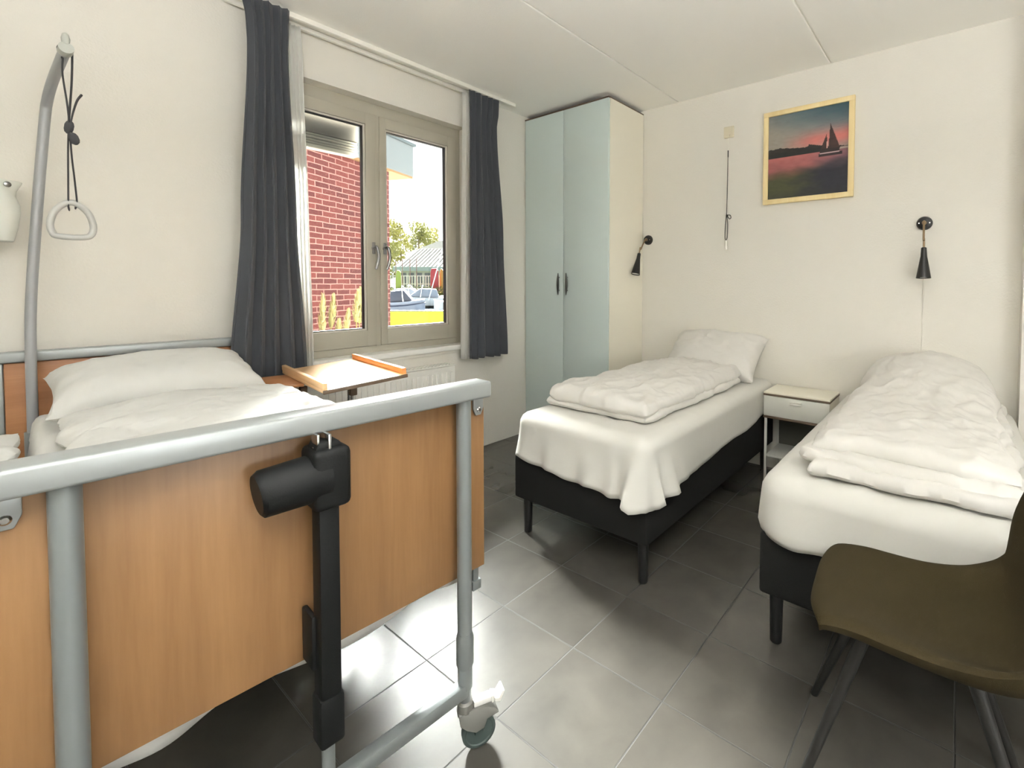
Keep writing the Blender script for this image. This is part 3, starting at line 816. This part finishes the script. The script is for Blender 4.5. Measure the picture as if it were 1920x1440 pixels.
reading_lamp('black reading lamp on the wall above the bed behind the chair', .174, 1.718, (-.088, -.004, -.150), (-.10, -.015, -1), .62)

# ------------------------------------------------------------------ pull cord
pc = thing('pull_cord_switch', 'cream pull switch high on the wall with a knotted black cord', 'switch', (XB, 1.400, 2.50))
pb = bmesh.new(); box(pb, -.020, 0, -.038, .038, -.042, .042, .005); box(pb, -.026, -.018, -.012, .012, -.044, -.02, .003)
finish('plate', pb, 'plastic_cream', pc)
cd = bmesh.new(); tube(cd, [(-.022, 0, -.04), (-.022, 0, -.15)], .0018, 8); finish('white_cord', cd, 'plastic_white', pc)
cd = bmesh.new()
tube(cd, [(-.022, 0, -.14), (-.022, 0, -.19)], .0042, 8)
tube(cd, [(-.022, 0, -.14), (-.020, .003, -.4), (-.018, .008, -.630)], .0026, 8)
tube(cd, smooth_path([(-.018, .008, -.615), (-.018, .016, -.70), (-.018, .018, -.79), (-.018, .010, -.818), (-.018, .0, -.79), (-.018, -.002, -.70), (-.020, .004, -.635), (-.024, -.006, -.628), (-.022, -.024, -.632), (-.018, -.026, -.652), (-.018, -.012, -.655), (-.02, .002, -.63)], 6), .0030, 8)
lathe(cd, [(.003, -.012), (.008, -.006), (.008, .004), (.003, .010)], 12, Matrix.Translation((-.020, .004, -.632)))
finish('black_cord', cd, 'cord_black', pc)
kn = bmesh.new(); lathe(kn, [(.005, 0), (.007, -.006), (.007, -.042), (.010, -.046), (.010, -.066), (.007, -.072)], 18, Matrix.Translation((-.018, .010, -.818))); finish('knob', kn, 'plastic_white', pc)

# ------------------------------------------------------------------ painting
pt = thing('framed_painting', 'sunset seascape painting with a sailing boat in a pale wood frame', 'painting', (XB, .8465, 2.25))
def P2(bm, *a): return box(bm, *a)
fb = bmesh.new(); hw, hh, fwid = .2895, .328, .034
for a in ((-hw, hw, -hh, -hh + fwid), (-hw, hw, hh - fwid, hh), (-hw, -hw + fwid, -hh + fwid - .001, hh - fwid + .001), (hw - fwid, hw, -hh + fwid - .001, hh - fwid + .001)):
    box(fb, -.030, -.001, a[0], a[1], a[2], a[3], .003)
finish('frame', fb, 'pine', pt)
def mixc(a, b, t):
    t = max(0, min(1, t)); return tuple(x + (y - x) * t for x, y in zip(a, b))
def intri(p, a, b, c):
    def s(p, q, r): return (p[0] - r[0]) * (q[1] - r[1]) - (q[0] - r[0]) * (p[1] - r[1])
    d1, d2, d3 = s(p, a, b), s(p, b, c), s(p, c, a)
    return not ((d1 < 0 or d2 < 0 or d3 < 0) and (d1 > 0 or d2 > 0 or d3 > 0))
def paint(a, b):
    n = noise.noise(Vector((a * 5, b * 13, 0))); n2 = noise.noise(Vector((a * 14, b * 40, 3)))
    hor = .49
    if b > hor:
        left, right = (136, 124, 112), (36, 76, 88)
        c = mixc((146, 140, 130), (82, 100, 108), (b - .66) * 2.4 + (a - .4) * .8 + n * .25)
        c = mixc(c, (34, 70, 80), (b - .80) * 2.4 * a * 1.6)
        pk = math.exp(-((b - .60 - .05 * a) / .10) ** 2) * max(0, min(1, (a - .15) * 2.2))
        c = mixc(c, (196, 112, 104), pk * .95 + n * .12)
        c = mixc(c, (70, 66, 82), .7 * max(0, n2) * (1 if b > .74 else 0) * max(0, a - .2))
        tl = .585 + .022 * math.sin(a * 9 + .4) * (1 - a) + .012 * noise.noise(Vector((a * 22, 0, 0)))
        if a > .52: tl = .60 - (a - .52) * .24
        if a > .86: tl = .525 + .006 * math.sin(a * 30)
        if b < tl and b > (hor if a < .84 else .512): c = mixc((26, 28, 26), (42, 34, 28), n + .4)
    else:
        c = mixc((168, 96, 94), (122, 74, 74), (hor - b) * 3.2 + n * .3)
        c = mixc(c, (98, 76, 86), max(0, a - .5) * 1.5)
        lim = .30 - .12 * (a < 0) + .10 * a
        c = mixc(c, mixc((64, 66, 36), (28, 28, 40), (a - .25) * 2 + n * .4), (lim - b) * 7 + .3 + n * .25)
        c = mixc(c, (30, 28, 30), (.10 - b) * 5)
    # boat
    p = (a, b)
    sail = intri(p, (.785, .80), (.765, .50), (.905, .505)) or intri(p, (.745, .69), (.752, .49), (.665, .50))
    if sail: c = mixc((52, 34, 30), (66, 42, 36), n + .5)
    if .665 < a < .90 and .475 < b < .515: c = (44, 32, 30)
    if .648 < a < .93 and .432 < b < .478 - .012 * abs(a - .79) * 8: c = (44, 30, 34)
    if .66 < a < .90 and .462 < b < .474: c = (188, 158, 160)
    if abs(a - .752) < .006 and .52 < b < .60: c = (200, 150, 140)
    g = n2 * 6
    return tuple(max(0, min(255, x + g)) for x in c)
NX, NZ = 150, 170
cv = bmesh.new(); cl = cv.loops.layers.color.new('Col') if False else None
W2, H2 = hw - fwid, hh - fwid
V = [[cv.verts.new((-.018, W2 - 2 * W2 * i / NX, -H2 + 2 * H2 * k / NZ)) for k in range(NZ + 1)] for i in range(NX + 1)]
for i in range(NX):
    for k in range(NZ): cv.faces.new((V[i][k], V[i + 1][k], V[i + 1][k + 1], V[i][k + 1]))
me = bpy.data.meshes.new('canvas'); cv.to_mesh(me); cv.free()
ca = me.color_attributes.new('Col', 'FLOAT_COLOR', 'POINT')
buf = []
for i in range(NX + 1):
    for k in range(NZ + 1): buf.extend(lin(paint(i / NX, k / NZ)))
ca.data.foreach_set('color', buf)
cvo = bpy.data.objects.new('canvas', me); COL.objects.link(cvo); me.materials.append(M['painting']); cvo.parent = pt
solidify(cvo, .012, 1 if False else -1)
finish('backing', B(-.012, -.001, -W2 - .004, W2 + .004, -H2 - .004, H2 + .004), 'edge_brown', pt)

# ------------------------------------------------------------------ chair
ch = thing('armchair', 'olive fabric bucket chair with black splayed legs in the right foreground', 'chair', (1.512, .072, 0), math.radians(5))
prof = [(.245, .498), (.215, .513), (.13, .514), (.05, .502), (-.05, .488), (-.14, .484), (-.20, .505), (-.235, .57), (-.26, .68), (-.285, .80), (-.305, .90)]
pp = smooth_path([(0, a, b) for a, b in prof], 6)
NU = 44; NT = len(pp) - 1; inner = []
for k, q in enumerate(pp):
    t = k / NT; tb = max(0, min(1, (t - .1) / .5)); row = []
    wid = .205 + .028 * max(0, min(1, (t - .08) / .45)) - .05 * max(0, t - .7) / .3
    e = min(t, 1 - t) / .11
    if e < 1: wid *= 1 - .30 * (1 - math.sqrt(max(0, 1 - (1 - e) ** 2)))
    for i in range(NU + 1):
        u = -1 + 2 * i / NU; au = abs(u)
        rise = (.016 + .05 * tb) * au ** 3 + .03 * math.exp(-((t - .58) / .14) ** 2) * max(0, (au - .55) / .45) ** 2
        pull = .05 * math.exp(-((t - .80) / .16) ** 2) * max(0, (au - .35) / .65) ** 2
        row.append(Vector((u * wid, q.y + pull - .03 * au ** 4 * math.exp(-(t / .10) ** 2), q.z + rise - .018 * au ** 4 * math.exp(-(t / .1) ** 2))))
    inner.append(row)
sb = bmesh.new(); top_v, bot_v = [], []
for k in range(NT + 1):
    rt, rb = [], []
    for i in range(NU + 1):
        p = inner[k][i]
        dt = pp[min(k + 1, NT)] - pp[max(k - 1, 0)]
        n_ = Vector((0, dt.z, -dt.y)).normalized()
        u = -1 + 2 * i / NU; w_ = -1 + 2 * k / NT
        n_ = (n_ + Vector((-.45 * u ** 3, 0, 0))).normalized()
        th = math.sqrt(max(0, 1 - abs(u) ** 10) * max(0, 1 - abs(w_) ** 14))
        edge_ = i in (0, NU) or k in (0, NT)
        v = sb.verts.new(p - n_ * (.024 * (1 - th))); rt.append(v)
        rb.append(v if edge_ else sb.verts.new(p - n_ * (.024 + .024 * th)))
    top_v.append(rt); bot_v.append(rb)
for k in range(NT):
    for i in range(NU):
        sb.faces.new((top_v[k][i], top_v[k + 1][i], top_v[k + 1][i + 1], top_v[k][i + 1]))
        q = [bot_v[k][i], bot_v[k][i + 1], bot_v[k + 1][i + 1], bot_v[k + 1][i]]
        if set(q) != {top_v[k][i], top_v[k + 1][i], top_v[k + 1][i + 1], top_v[k][i + 1]}: sb.faces.new(q)
shell = finish('shell', sb, 'chair', ch, angle=70)
seam = bmesh.new(); box(seam, -.12, .12, -.13, .14, .445, .462, .005)
finish('seat_frame', seam, 'chair_leg', ch)
for sx in (-1, 1):
    for sy, y0, y1 in ((1, .12, .255), (-1, -.12, -.25)):
        lg = bmesh.new(); tube(lg, [(sx * .105, y0 * .85, .462), (sx * .195, y1, .0)], [.016, .0105], 16)
        finish('leg', lg, 'chair_leg', ch)

# ------------------------------------------------------------------ outside
RX, FX = Vector((.6195, -.785, 0)), Vector((.785, .6195, 0))     # across and along the view over the marina
YAW = math.atan2(RX.y, RX.x)
def out(a, d, z=0): v = RX * a + FX * d; return (v.x, v.y, z)
GZ = -.15
mg = mat('lawn', (40, 44, 8), .95, spec=0, var=.25, vscale=3)
gb = bmesh.new(); box(gb, -40, 6, 13, 26, -.2, 0)
o = struct(finish('ground_lawn', gb, mg, smooth=False, loc=(0, 0, GZ)), 'bright green lawn in front of the marina'); o.rotation_euler = (0, 0, YAW)
for v in (): pass
pv = bmesh.new(); box(pv, -16, 12, YA + .4, 24, -.3, 0)
o = struct(finish('ground_paving', pv, mat('paving', (104, 102, 97), .9, spec=0, var=.2, vscale=4), smooth=False, loc=(0, 0, GZ - .012)))
wb = bmesh.new(); box(wb, -80, 60, 26.5, 110, -.1, 0)
o = struct(finish('water', wb, mat('harbour_water', (70, 78, 84), .15), smooth=False, loc=(0, 0, -.6))); o.rotation_euler = (0, 0, YAW)
qb = bmesh.new(); box(qb, -40, 20, 26, 26.6, -.6, .05, .02)
o = struct(finish('quay_edge', qb, mat('pale_concrete', (134, 132, 128), .8, spec=0), smooth=False, loc=(0, 0, GZ))); o.rotation_euler = (0, 0, YAW)
fb = bmesh.new(); box(fb, -90, 60, 58, 110, -.6, .3)
o = struct(finish('far_bank', fb, mat('bank_grass', (60, 64, 32), .95, spec=0, var=.3, vscale=.5), smooth=False, loc=(0, 0, 0))); o.rotation_euler = (0, 0, YAW)

# brick house
BA = math.radians(22)
hs_ = thing('brick_house', 'red brick house with a pale flat roof edge outside the left pane', 'house', (2.77, 6.1, GZ), BA)
finish('brick_wall', B(-6, 1.11, 0, 4.0, 0, 3.12), 'brick', hs_, smooth=False)
rf = finish('roof_fascia', B(-6.2, 1.60, -.07, 4.2, 3.14, 3.60, .01), mat('fascia', (108, 117, 120), .5, spec=0), hs_, smooth=False)
finish('soffit', B(-6.2, 1.59, -.06, 4.19, 3.11, 3.139), mat('soffit_wood', (124, 98, 62), .7), rf, smooth=False)
finish('roof_edge', B(-6.2, 1.63, -.10, 4.23, 3.60, 3.64, .005), mat('roof_trim', (86, 96, 100), .5, spec=0), rf, smooth=False)
finish('roof_unit', B(.4, 1.45, .2, 1.5, 3.64, 3.86, .02), mat('roof_unit', (56, 62, 68), .6), rf)

# pampas grass
mp_ = mat('pampas_plume', (150, 152, 104), .95, var=.25, vscale=25)
ms_ = mat('pampas_stem', (120, 120, 74), .9)
def pampas(label, x, y, plumes, seed):
    rnd = random.Random(seed)
    t = thing('pampas_grass', label, 'ornamental grass', (x, y, GZ), 0, 'pampas grasses')
    lv = bmesh.new()
    for k in range(70):
        a = rnd.uniform(0, 2 * PI); L = rnd.uniform(.5, .95); w = rnd.uniform(.05, .14)
        pts = [(math.cos(a) * .03, math.sin(a) * .03, 0), (math.cos(a) * (.05 + w * .3), math.sin(a) * (.05 + w * .3), L * .6), (math.cos(a) * (.05 + w * .7), math.sin(a) * (.05 + w * .7), L * .72), (math.cos(a) * (.05 + w), math.sin(a) * (.05 + w), L * .55)]
        tube(lv, pts, [.008, .007, .005, .001], 5, flat=.3)
    finish('leaves', lv, ms_, t)
    for (dx, dy, z0, z1, lean, wd) in plumes:
        s = bmesh.new(); tube(s, [(dx * .2, dy * .2, 0), (dx, dy, z0 + .08)], .006, 6)
        st = finish('stem', s, ms_, t)
        b = bmesh.new()
        for k in range(260):
            f = rnd.random(); z = z0 + (z1 - z0) * f
            r = wd * (math.sin(PI * min(1, f * .92 + .08)) ** .7) * (1 - .35 * f)
            a = rnd.uniform(0, 2 * PI); rr = r * rnd.uniform(.3, 1)
            p = Vector((dx + lean * f + rr * math.cos(a), dy + rr * math.sin(a), z))
            q = p + Vector((math.cos(a) * .016, math.sin(a) * .016, .055)); sd = Vector((-math.sin(a), math.cos(a), 0)) * .007
            b.faces.new([b.verts.new(v) for v in (p - sd, p + sd, q)])
        finish('plume', b, mp_, t, smooth=False)
pampas('pampas grass with yellowish plumes left of centre outside the left pane', 2.23, 4.98, [(-.07, -.02, .98, 1.36, .012, .045), (.05, .05, 1.04, 1.35, .03, .04), (.07, -.06, .92, 1.10, .01, .035), (.12, -.08, .90, 1.20, .05, .035)], 3)
pampas('pampas grass with tall plumes by the right edge of the left pane', 2.53, 4.95, [(-.03, 0, 1.09, 1.40, .03, .05), (.02, .03, 1.07, 1.42, .02, .045), (.05, -.01, 1.06, 1.35, .01, .04)], 9)

# boathouse
bh = thing('boathouse', 'long white boathouse with a pale hipped roof beyond the boats', 'boathouse', out(-29, 75, .3), YAW)
roofm = mat('pale_roof', (96, 96, 93), .7, spec=0)
wbm = bmesh.new(); box(wbm, .3, 26, .5, 12, 0, 3.6)
finish('wall', wbm, mat('boathouse_wall', (128, 132, 132), .8), bh, smooth=False)
rbm = bmesh.new()
q = [(0, 0, 3.7), (27, 0, 3.7), (27, 12.5, 3.7), (0, 12.5, 3.7), (2.6, 4.6, 6.9), (25, 4.6, 6.9), (25, 8, 6.9), (2.6, 8, 6.9), (5.4, 6, 8.3), (22, 6, 8.3)]
v = [rbm.verts.new(p) for p in q]
for f in ((0, 1, 5, 4), (1, 2, 6, 5), (2, 3, 7, 6), (3, 0, 4, 7), (4, 5, 9, 8), (5, 6, 9), (6, 7, 8, 9), (7, 4, 8), (0, 3, 2, 1)): rbm.faces.new([v[i] for i in f])
rp = finish('roof', rbm, roofm, bh, smooth=False)
rs = bmesh.new()
for k in range(40): tube(rs, [(1 + k * .62, .0, 3.74), (2.8 + k * .56, 4.5, 6.88)], .035, 5)
finish('roof_ribs', rs, mat('roof_rib', (84, 85, 84), .7, spec=0), rp)
finish('fascia', B(-.05, 27.05, -.06, .1, 3.05, 3.72), mat('blue_fascia', (92, 106, 114), .6), bh, smooth=False)
wm = mat('dark_window', (38, 46, 56), .3)
for k in range(9): finish('window', B(1.0 + k * 1.25, 1.85 + k * 1.25, .44, .54, .7, 2.8), wm, bh, smooth=False)
# railing
wh = mat('white_paint', (140, 141, 140), .5)
fe = thing('railing', 'white post railing in front of the boathouse', 'railing', out(-23.6, 60, .3), YAW)
for k in range(24): finish('post', B(k * .34, k * .34 + .07, -.04, .04, 0, 2.1), wh, fe, smooth=False)
for z in (.05, 1.0, 2.0): finish('rail', B(-.2, 8.2, -.03, .03, z, z + .09), wh, fe, smooth=False)
hg = bmesh.new()
rnd = random.Random(4)
for k in range(500):
    p = Vector((rnd.uniform(-.5, 8.5), rnd.uniform(-1.2, -.3), rnd.uniform(0, .75))); n_ = Vector((rnd.uniform(-1, 1), rnd.uniform(-1, 1), rnd.uniform(-1, 1))).normalized() * .14
    s_ = n_.cross(Vector((.3, .5, .8))).normalized() * .1
    hg.faces.new([hg.verts.new(v_) for v_ in (p - n_, p + s_, p + n_, p - s_)])
o = finish('hedge', hg, mat('hedge_leaf', (62, 64, 28), .9, var=.3, vscale=3), smooth=False, loc=out(-23.0, 57.2, .3)); o.rotation_euler = (0, 0, YAW)
tag(o, 'low green hedge at the foot of the white railing', 'hedge', kind='stuff')
# masts
mr = mat('mast_red', (84, 58, 56), .6)
for k, (a, d, h, lab) in enumerate(((-22.3, 58.5, 4.2, 'first thin mast from the left in front of the pale roof'), (-21.5, 58.5, 4.3, 'second thin mast from the left in front of the pale roof'), (-20.6, 58.6, 4.4, 'third thin mast from the left in front of the pale roof'), (-19.75, 58.4, 4.4, 'rightmost thin mast in front of the pale roof'))):
    o = finish('mast', T([(0, 0, 0), (0, 0, h)], .05, 8), mr, loc=out(a, d, .0)); tag(o, lab, 'mast', 'thin masts')
# red and yellow covers by the railing
def cover(label, a, d, w, z0, z1, rgb):
    b = bmesh.new(); prism(b, [(-w / 2, z0 + .15), (-w / 2 + .12, z0), (w / 2 - .12, z0), (w / 2, z0 + .2), (w / 2 - .04, z1 - .3), (w / 2 - .22, z1), (-w / 2 + .15, z1 - .05), (-w / 2 + .03, z1 - .5)], 1, -.15, .15, .04)
    o = finish('sail_cover', b, mat('cover_' + str(rgb[1]), rgb, .7), loc=out(a, d, 0)); o.rotation_euler = (0, 0, YAW); tag(o, label, 'sail cover', 'sail covers by the railing')
cover('bright red sail cover standing at the right end of the white railing', -17.3, 57.5, .95, 0.3, 3.25, (112, 16, 22))
cover('orange-yellow sail cover next to the red one', -16.55, 57.9, .5, 0.3, 3.2, (124, 88, 22))
cover('lime green sail cover at the left end of the white railing', -21.6, 57.5, .6, 0.3, 3.0, (96, 108, 28))
# boats
def boat(label, a, d, L, Wd, z0, h, yaw, hullrgb, coverrgb, stripe=None, ckind='cabin'):
    t = thing('boat', label, 'boat', out(a, d, z0), YAW + yaw, 'moored boats')
    b = bmesh.new(); sec = []
    for i in range(13):
        f = i / 12; w = Wd / 2 * (1 - max(0, (f - .45) / .55) ** 2.2) * (.86 + .14 * min(1, f * 3)); w = max(w, .01)
        zb = .0 + .35 * h * max(0, (f - .6) / .4) ** 2; zt = h * (1 + .25 * f * f)
        sec.append([(f * L, -w, zt), (f * L, -w * .86, zb + h * .25), (f * L, 0, zb), (f * L, w * .86, zb + h * .25), (f * L, w, zt), (f * L, 0, zt + .06)])
    vs = [[b.verts.new(p) for p in s] for s in sec]
    for s1, s2 in zip(vs, vs[1:]):
        for k in range(6): b.faces.new((s1[k], s1[(k + 1) % 6], s2[(k + 1) % 6], s2[k]))
    b.faces.new(vs[0]); b.faces.new(vs[-1][::-1])
    hu = finish('hull', b, mat('hull', hullrgb, .3), t, angle=50)
    if stripe:
        s = bmesh.new(); pts = [(p[0][0], p[0][1] - .015, p[0][2] - h * .28) for p in sec]; tube(s, pts, .09, 6, flat=.5); finish('stripe', s, mat('stripe', stripe, .5), hu)
    c = bmesh.new(); prof = [(L * .15, h), (L * .2, h * 1.9), (L * .5, h * 2.0), (L * .72, h * 1.15)]
    prism(c, prof, 1, -Wd * .33, Wd * .33, .06)
    finish(ckind, c, mat(ckind, coverrgb, .6), t)
    wsm = bmesh.new(); tube(wsm, smooth_path([(L * .5, -Wd * .36, h), (L * .47, -Wd * .36, h * 2.1), (L * .45, 0, h * 2.3), (L * .47, Wd * .36, h * 2.1), (L * .5, Wd * .36, h)], 4), .03, 6); finish('bow_rail', wsm, 'chrome', t)
    return t
boat('motor boat under a dark blue cover nearest the lawn', -12.3, 30.2, 2.5, 1.4, -.62, .80, .2, (92, 98, 112), (28, 34, 52), (36, 44, 64), 'canvas_cover')
boat('white boat with a maroon stripe nearest the lawn', -6.6, 31.4, 3.0, 1.5, -.62, .72, PI - .1, (134, 134, 134), (120, 122, 126), (72, 34, 44), 'cabin')
boat('white boat moored behind the blue covered boat', -16.6, 41, 4.5, 1.8, -.6, .8, .1, (138, 138, 138), (104, 108, 114))
boat('white boat moored in the middle behind the front two boats', -11.0, 40, 4.2, 1.7, -.6, .8, PI + .3, (132, 134, 136), (88, 94, 104))
boat('white boat moored farthest right behind the maroon striped one', -12.6, 44, 4.6, 1.8, -.6, .85, -.2, (136, 136, 136), (110, 112, 118))
spar = bmesh.new(); tube(spar, [(0, 0, 0), (1.3, 0, 4.6)], .04, 8); o = finish('boom', spar, wh, loc=out(-11.6, 37, .1)); o.rotation_euler = (0, 0, YAW); tag(o, 'slanted white boom rising from the boats towards the red cover', 'mast')

# trees
def tree(label, a, d, h, r, seed, rgb, n=1500):
    rnd = random.Random(seed)
    t = thing('tree', label, 'tree', out(a, d, .3), YAW, 'trees beyond the boathouse')
    tk = bmesh.new(); tube(tk, [(0, 0, 0), (.1, 0, h * .4), (0, .1, h * .75)], [.3, .22, .08], 8); finish('trunk', tk, mat('bark', (88, 78, 62), .9), t)
    b = bmesh.new()
    lobes = [(rnd.uniform(-r, r) * .7, rnd.uniform(-r, r) * .5, h * rnd.uniform(.35, .9), r * rnd.uniform(.35, .6)) for _ in range(9)]
    for k in range(n):
        lx, ly, lz, lr = rnd.choice(lobes)
        v = Vector((rnd.gauss(0, 1), rnd.gauss(0, 1), rnd.gauss(0, 1))).normalized() * lr * rnd.uniform(.6, 1.1)
        p = Vector((lx, ly, lz)) + v
        n_ = Vector((rnd.uniform(-1, 1), rnd.uniform(-1, 1), rnd.uniform(-1, 1))).normalized(); s_ = n_.orthogonal().normalized()
        sz = rnd.uniform(.18, .36)
        b.faces.new([b.verts.new(q_) for q_ in (p - n_ * sz, p + s_ * sz * .6, p + n_ * sz, p - s_ * sz * .6)])
    finish('crown', b, mat('leaf', rgb, .9, var=.35, vscale=.8), t, smooth=False)
tree('tall slender tree above the left end of the pale roof', -35.6, 96, 14.5, 3.0, 1, (112, 109, 58))
tree('tallest feathery tree behind the boathouse roof', -34.7, 104, 17.4, 2.8, 2, (105, 105, 63))
tree('rounded tree low beside the left gable of the boathouse', -35.7, 88, 9.0, 3.0, 5, (99, 99, 54))
tree('bushy tree over the middle of the pale roof', -35.4, 112, 15.4, 3.0, 3, (120, 118, 63))
tree('bushy tree behind the right part of the pale roof', -34.3, 120, 15.6, 3.0, 8, (125, 120, 58))

# ------------------------------------------------------------------ added fill lights, unseen behind the camera
cl_ = thing('fill_globe_lamp', 'added fill light with a white paper globe shade behind the camera', 'lamp', (.25, -2.1, 0))
lb_ = bmesh.new(); lathe(lb_, [(.14, 0), (.14, .012), (.02, .022), (.012, .03), (.012, .90)], 28); finish('stand', lb_, 'steel', cl_)
em, ent, eb_ = _new('fill_globe'); eb_.inputs['Emission Color'].default_value = (.97, .985, 1.0, 1); eb_.inputs['Emission Strength'].default_value = 5.5
gl_ = bmesh.new(); lathe(gl_, [(.012 + .30 * math.sin(PI * k / 20), 1.20 - .30 * math.cos(PI * k / 20)) for k in range(21)], 32); finish('globe_shade', gl_, em, cl_)
ul_ = thing('fill_uplight', 'added grey fill light with a wide bowl behind the camera', 'lamp', (-.35, -.45, 0))  # second added fill light, throws light up to brighten the ceiling
ub_ = bmesh.new(); lathe(ub_, [(.15, 0), (.15, .014), (.02, .026), (.013, .04), (.013, 1.64)], 28); finish('stand', ub_, 'steel', ul_)
bw_ = bmesh.new(); lathe(bw_, [(.02, 1.63), (.09, 1.65), (.17, 1.71), (.20, 1.77), (.193, 1.77), (.165, 1.72), (.09, 1.665), (.02, 1.65)], 36); finish('bowl', bw_, 'steel', ul_)
eu, eun, eub = _new('fill_glow_disc'); eub.inputs['Emission Color'].default_value = (.98, .985, 1.0, 1); eub.inputs['Emission Strength'].default_value = 200
di_ = bmesh.new(); lathe(di_, [(.155, 1.735), (.155, 1.742)], 36); finish('light_disc', di_, eu, ul_)

# ------------------------------------------------------------------ daylight
w = bpy.data.worlds.new('sky'); SC.world = w; w.use_nodes = True
bg = w.node_tree.nodes['Background']; bg.inputs[0].default_value = (.955, .98, 1.0, 1); bg.inputs[1].default_value = .8
sl_ = bpy.data.lights.new('hazy_sun', 'SUN'); sl_.energy = 90; sl_.angle = math.radians(30); sl_.color = (1, .985, .95)
so = bpy.data.objects.new('hazy_sun', sl_); COL.objects.link(so)
hd_, el_ = math.radians(33), math.radians(42)
so.rotation_euler = Vector((math.sin(hd_) * math.cos(el_), math.cos(hd_) * math.cos(el_), math.sin(el_))).to_track_quat('Z', 'Y').to_euler()
so.location = (0, 8, 8)

# ------------------------------------------------------------------ camera
def rot3(a, b, c):
    fw = Vector((math.sin(a) * math.cos(b), math.cos(a) * math.cos(b), -math.sin(b)))
    rt = Vector((math.cos(a), -math.sin(a), 0)); dn = fw.cross(rt)
    return rt * math.cos(c) + dn * math.sin(c), -rt * math.sin(c) + dn * math.cos(c), fw
r2, d2, fw = rot3(.902891790, .0335931810, -.00253513287)
cam = bpy.data.cameras.new('camera'); co = bpy.data.objects.new('camera', cam); COL.objects.link(co)
co.matrix_world = Matrix(((r2.x, -d2.x, -fw.x, 0), (r2.y, -d2.y, -fw.y, 0), (r2.z, -d2.z, -fw.z, H), (0, 0, 0, 1)))
cam.sensor_width = 36; cam.lens = 901.899 / 1920 * 36
cam.shift_x = -(1086.436 - 960) / 1920; cam.shift_y = (563.682 - 720) / 1920
cam.clip_start = .02; cam.clip_end = 500
SC.camera = co

# ------------------------------------------------------------------ output look
SC.view_settings.view_transform = 'Standard'; SC.view_settings.look = 'None'
SC.view_settings.gamma = 1; SC.view_settings.use_curve_mapping = False
SC.view_settings.exposure = 1.93
cy = SC.cycles
cy.max_bounces = 14; cy.diffuse_bounces = 10; cy.glossy_bounces = 6; cy.transmission_bounces = 8; cy.transparent_max_bounces = 16
cy.sample_clamp_indirect = 8; cy.caustics_reflective = False
try:
    cy.use_denoising = True; cy.denoiser = 'OPENIMAGEDENOISE'
except Exception: pass
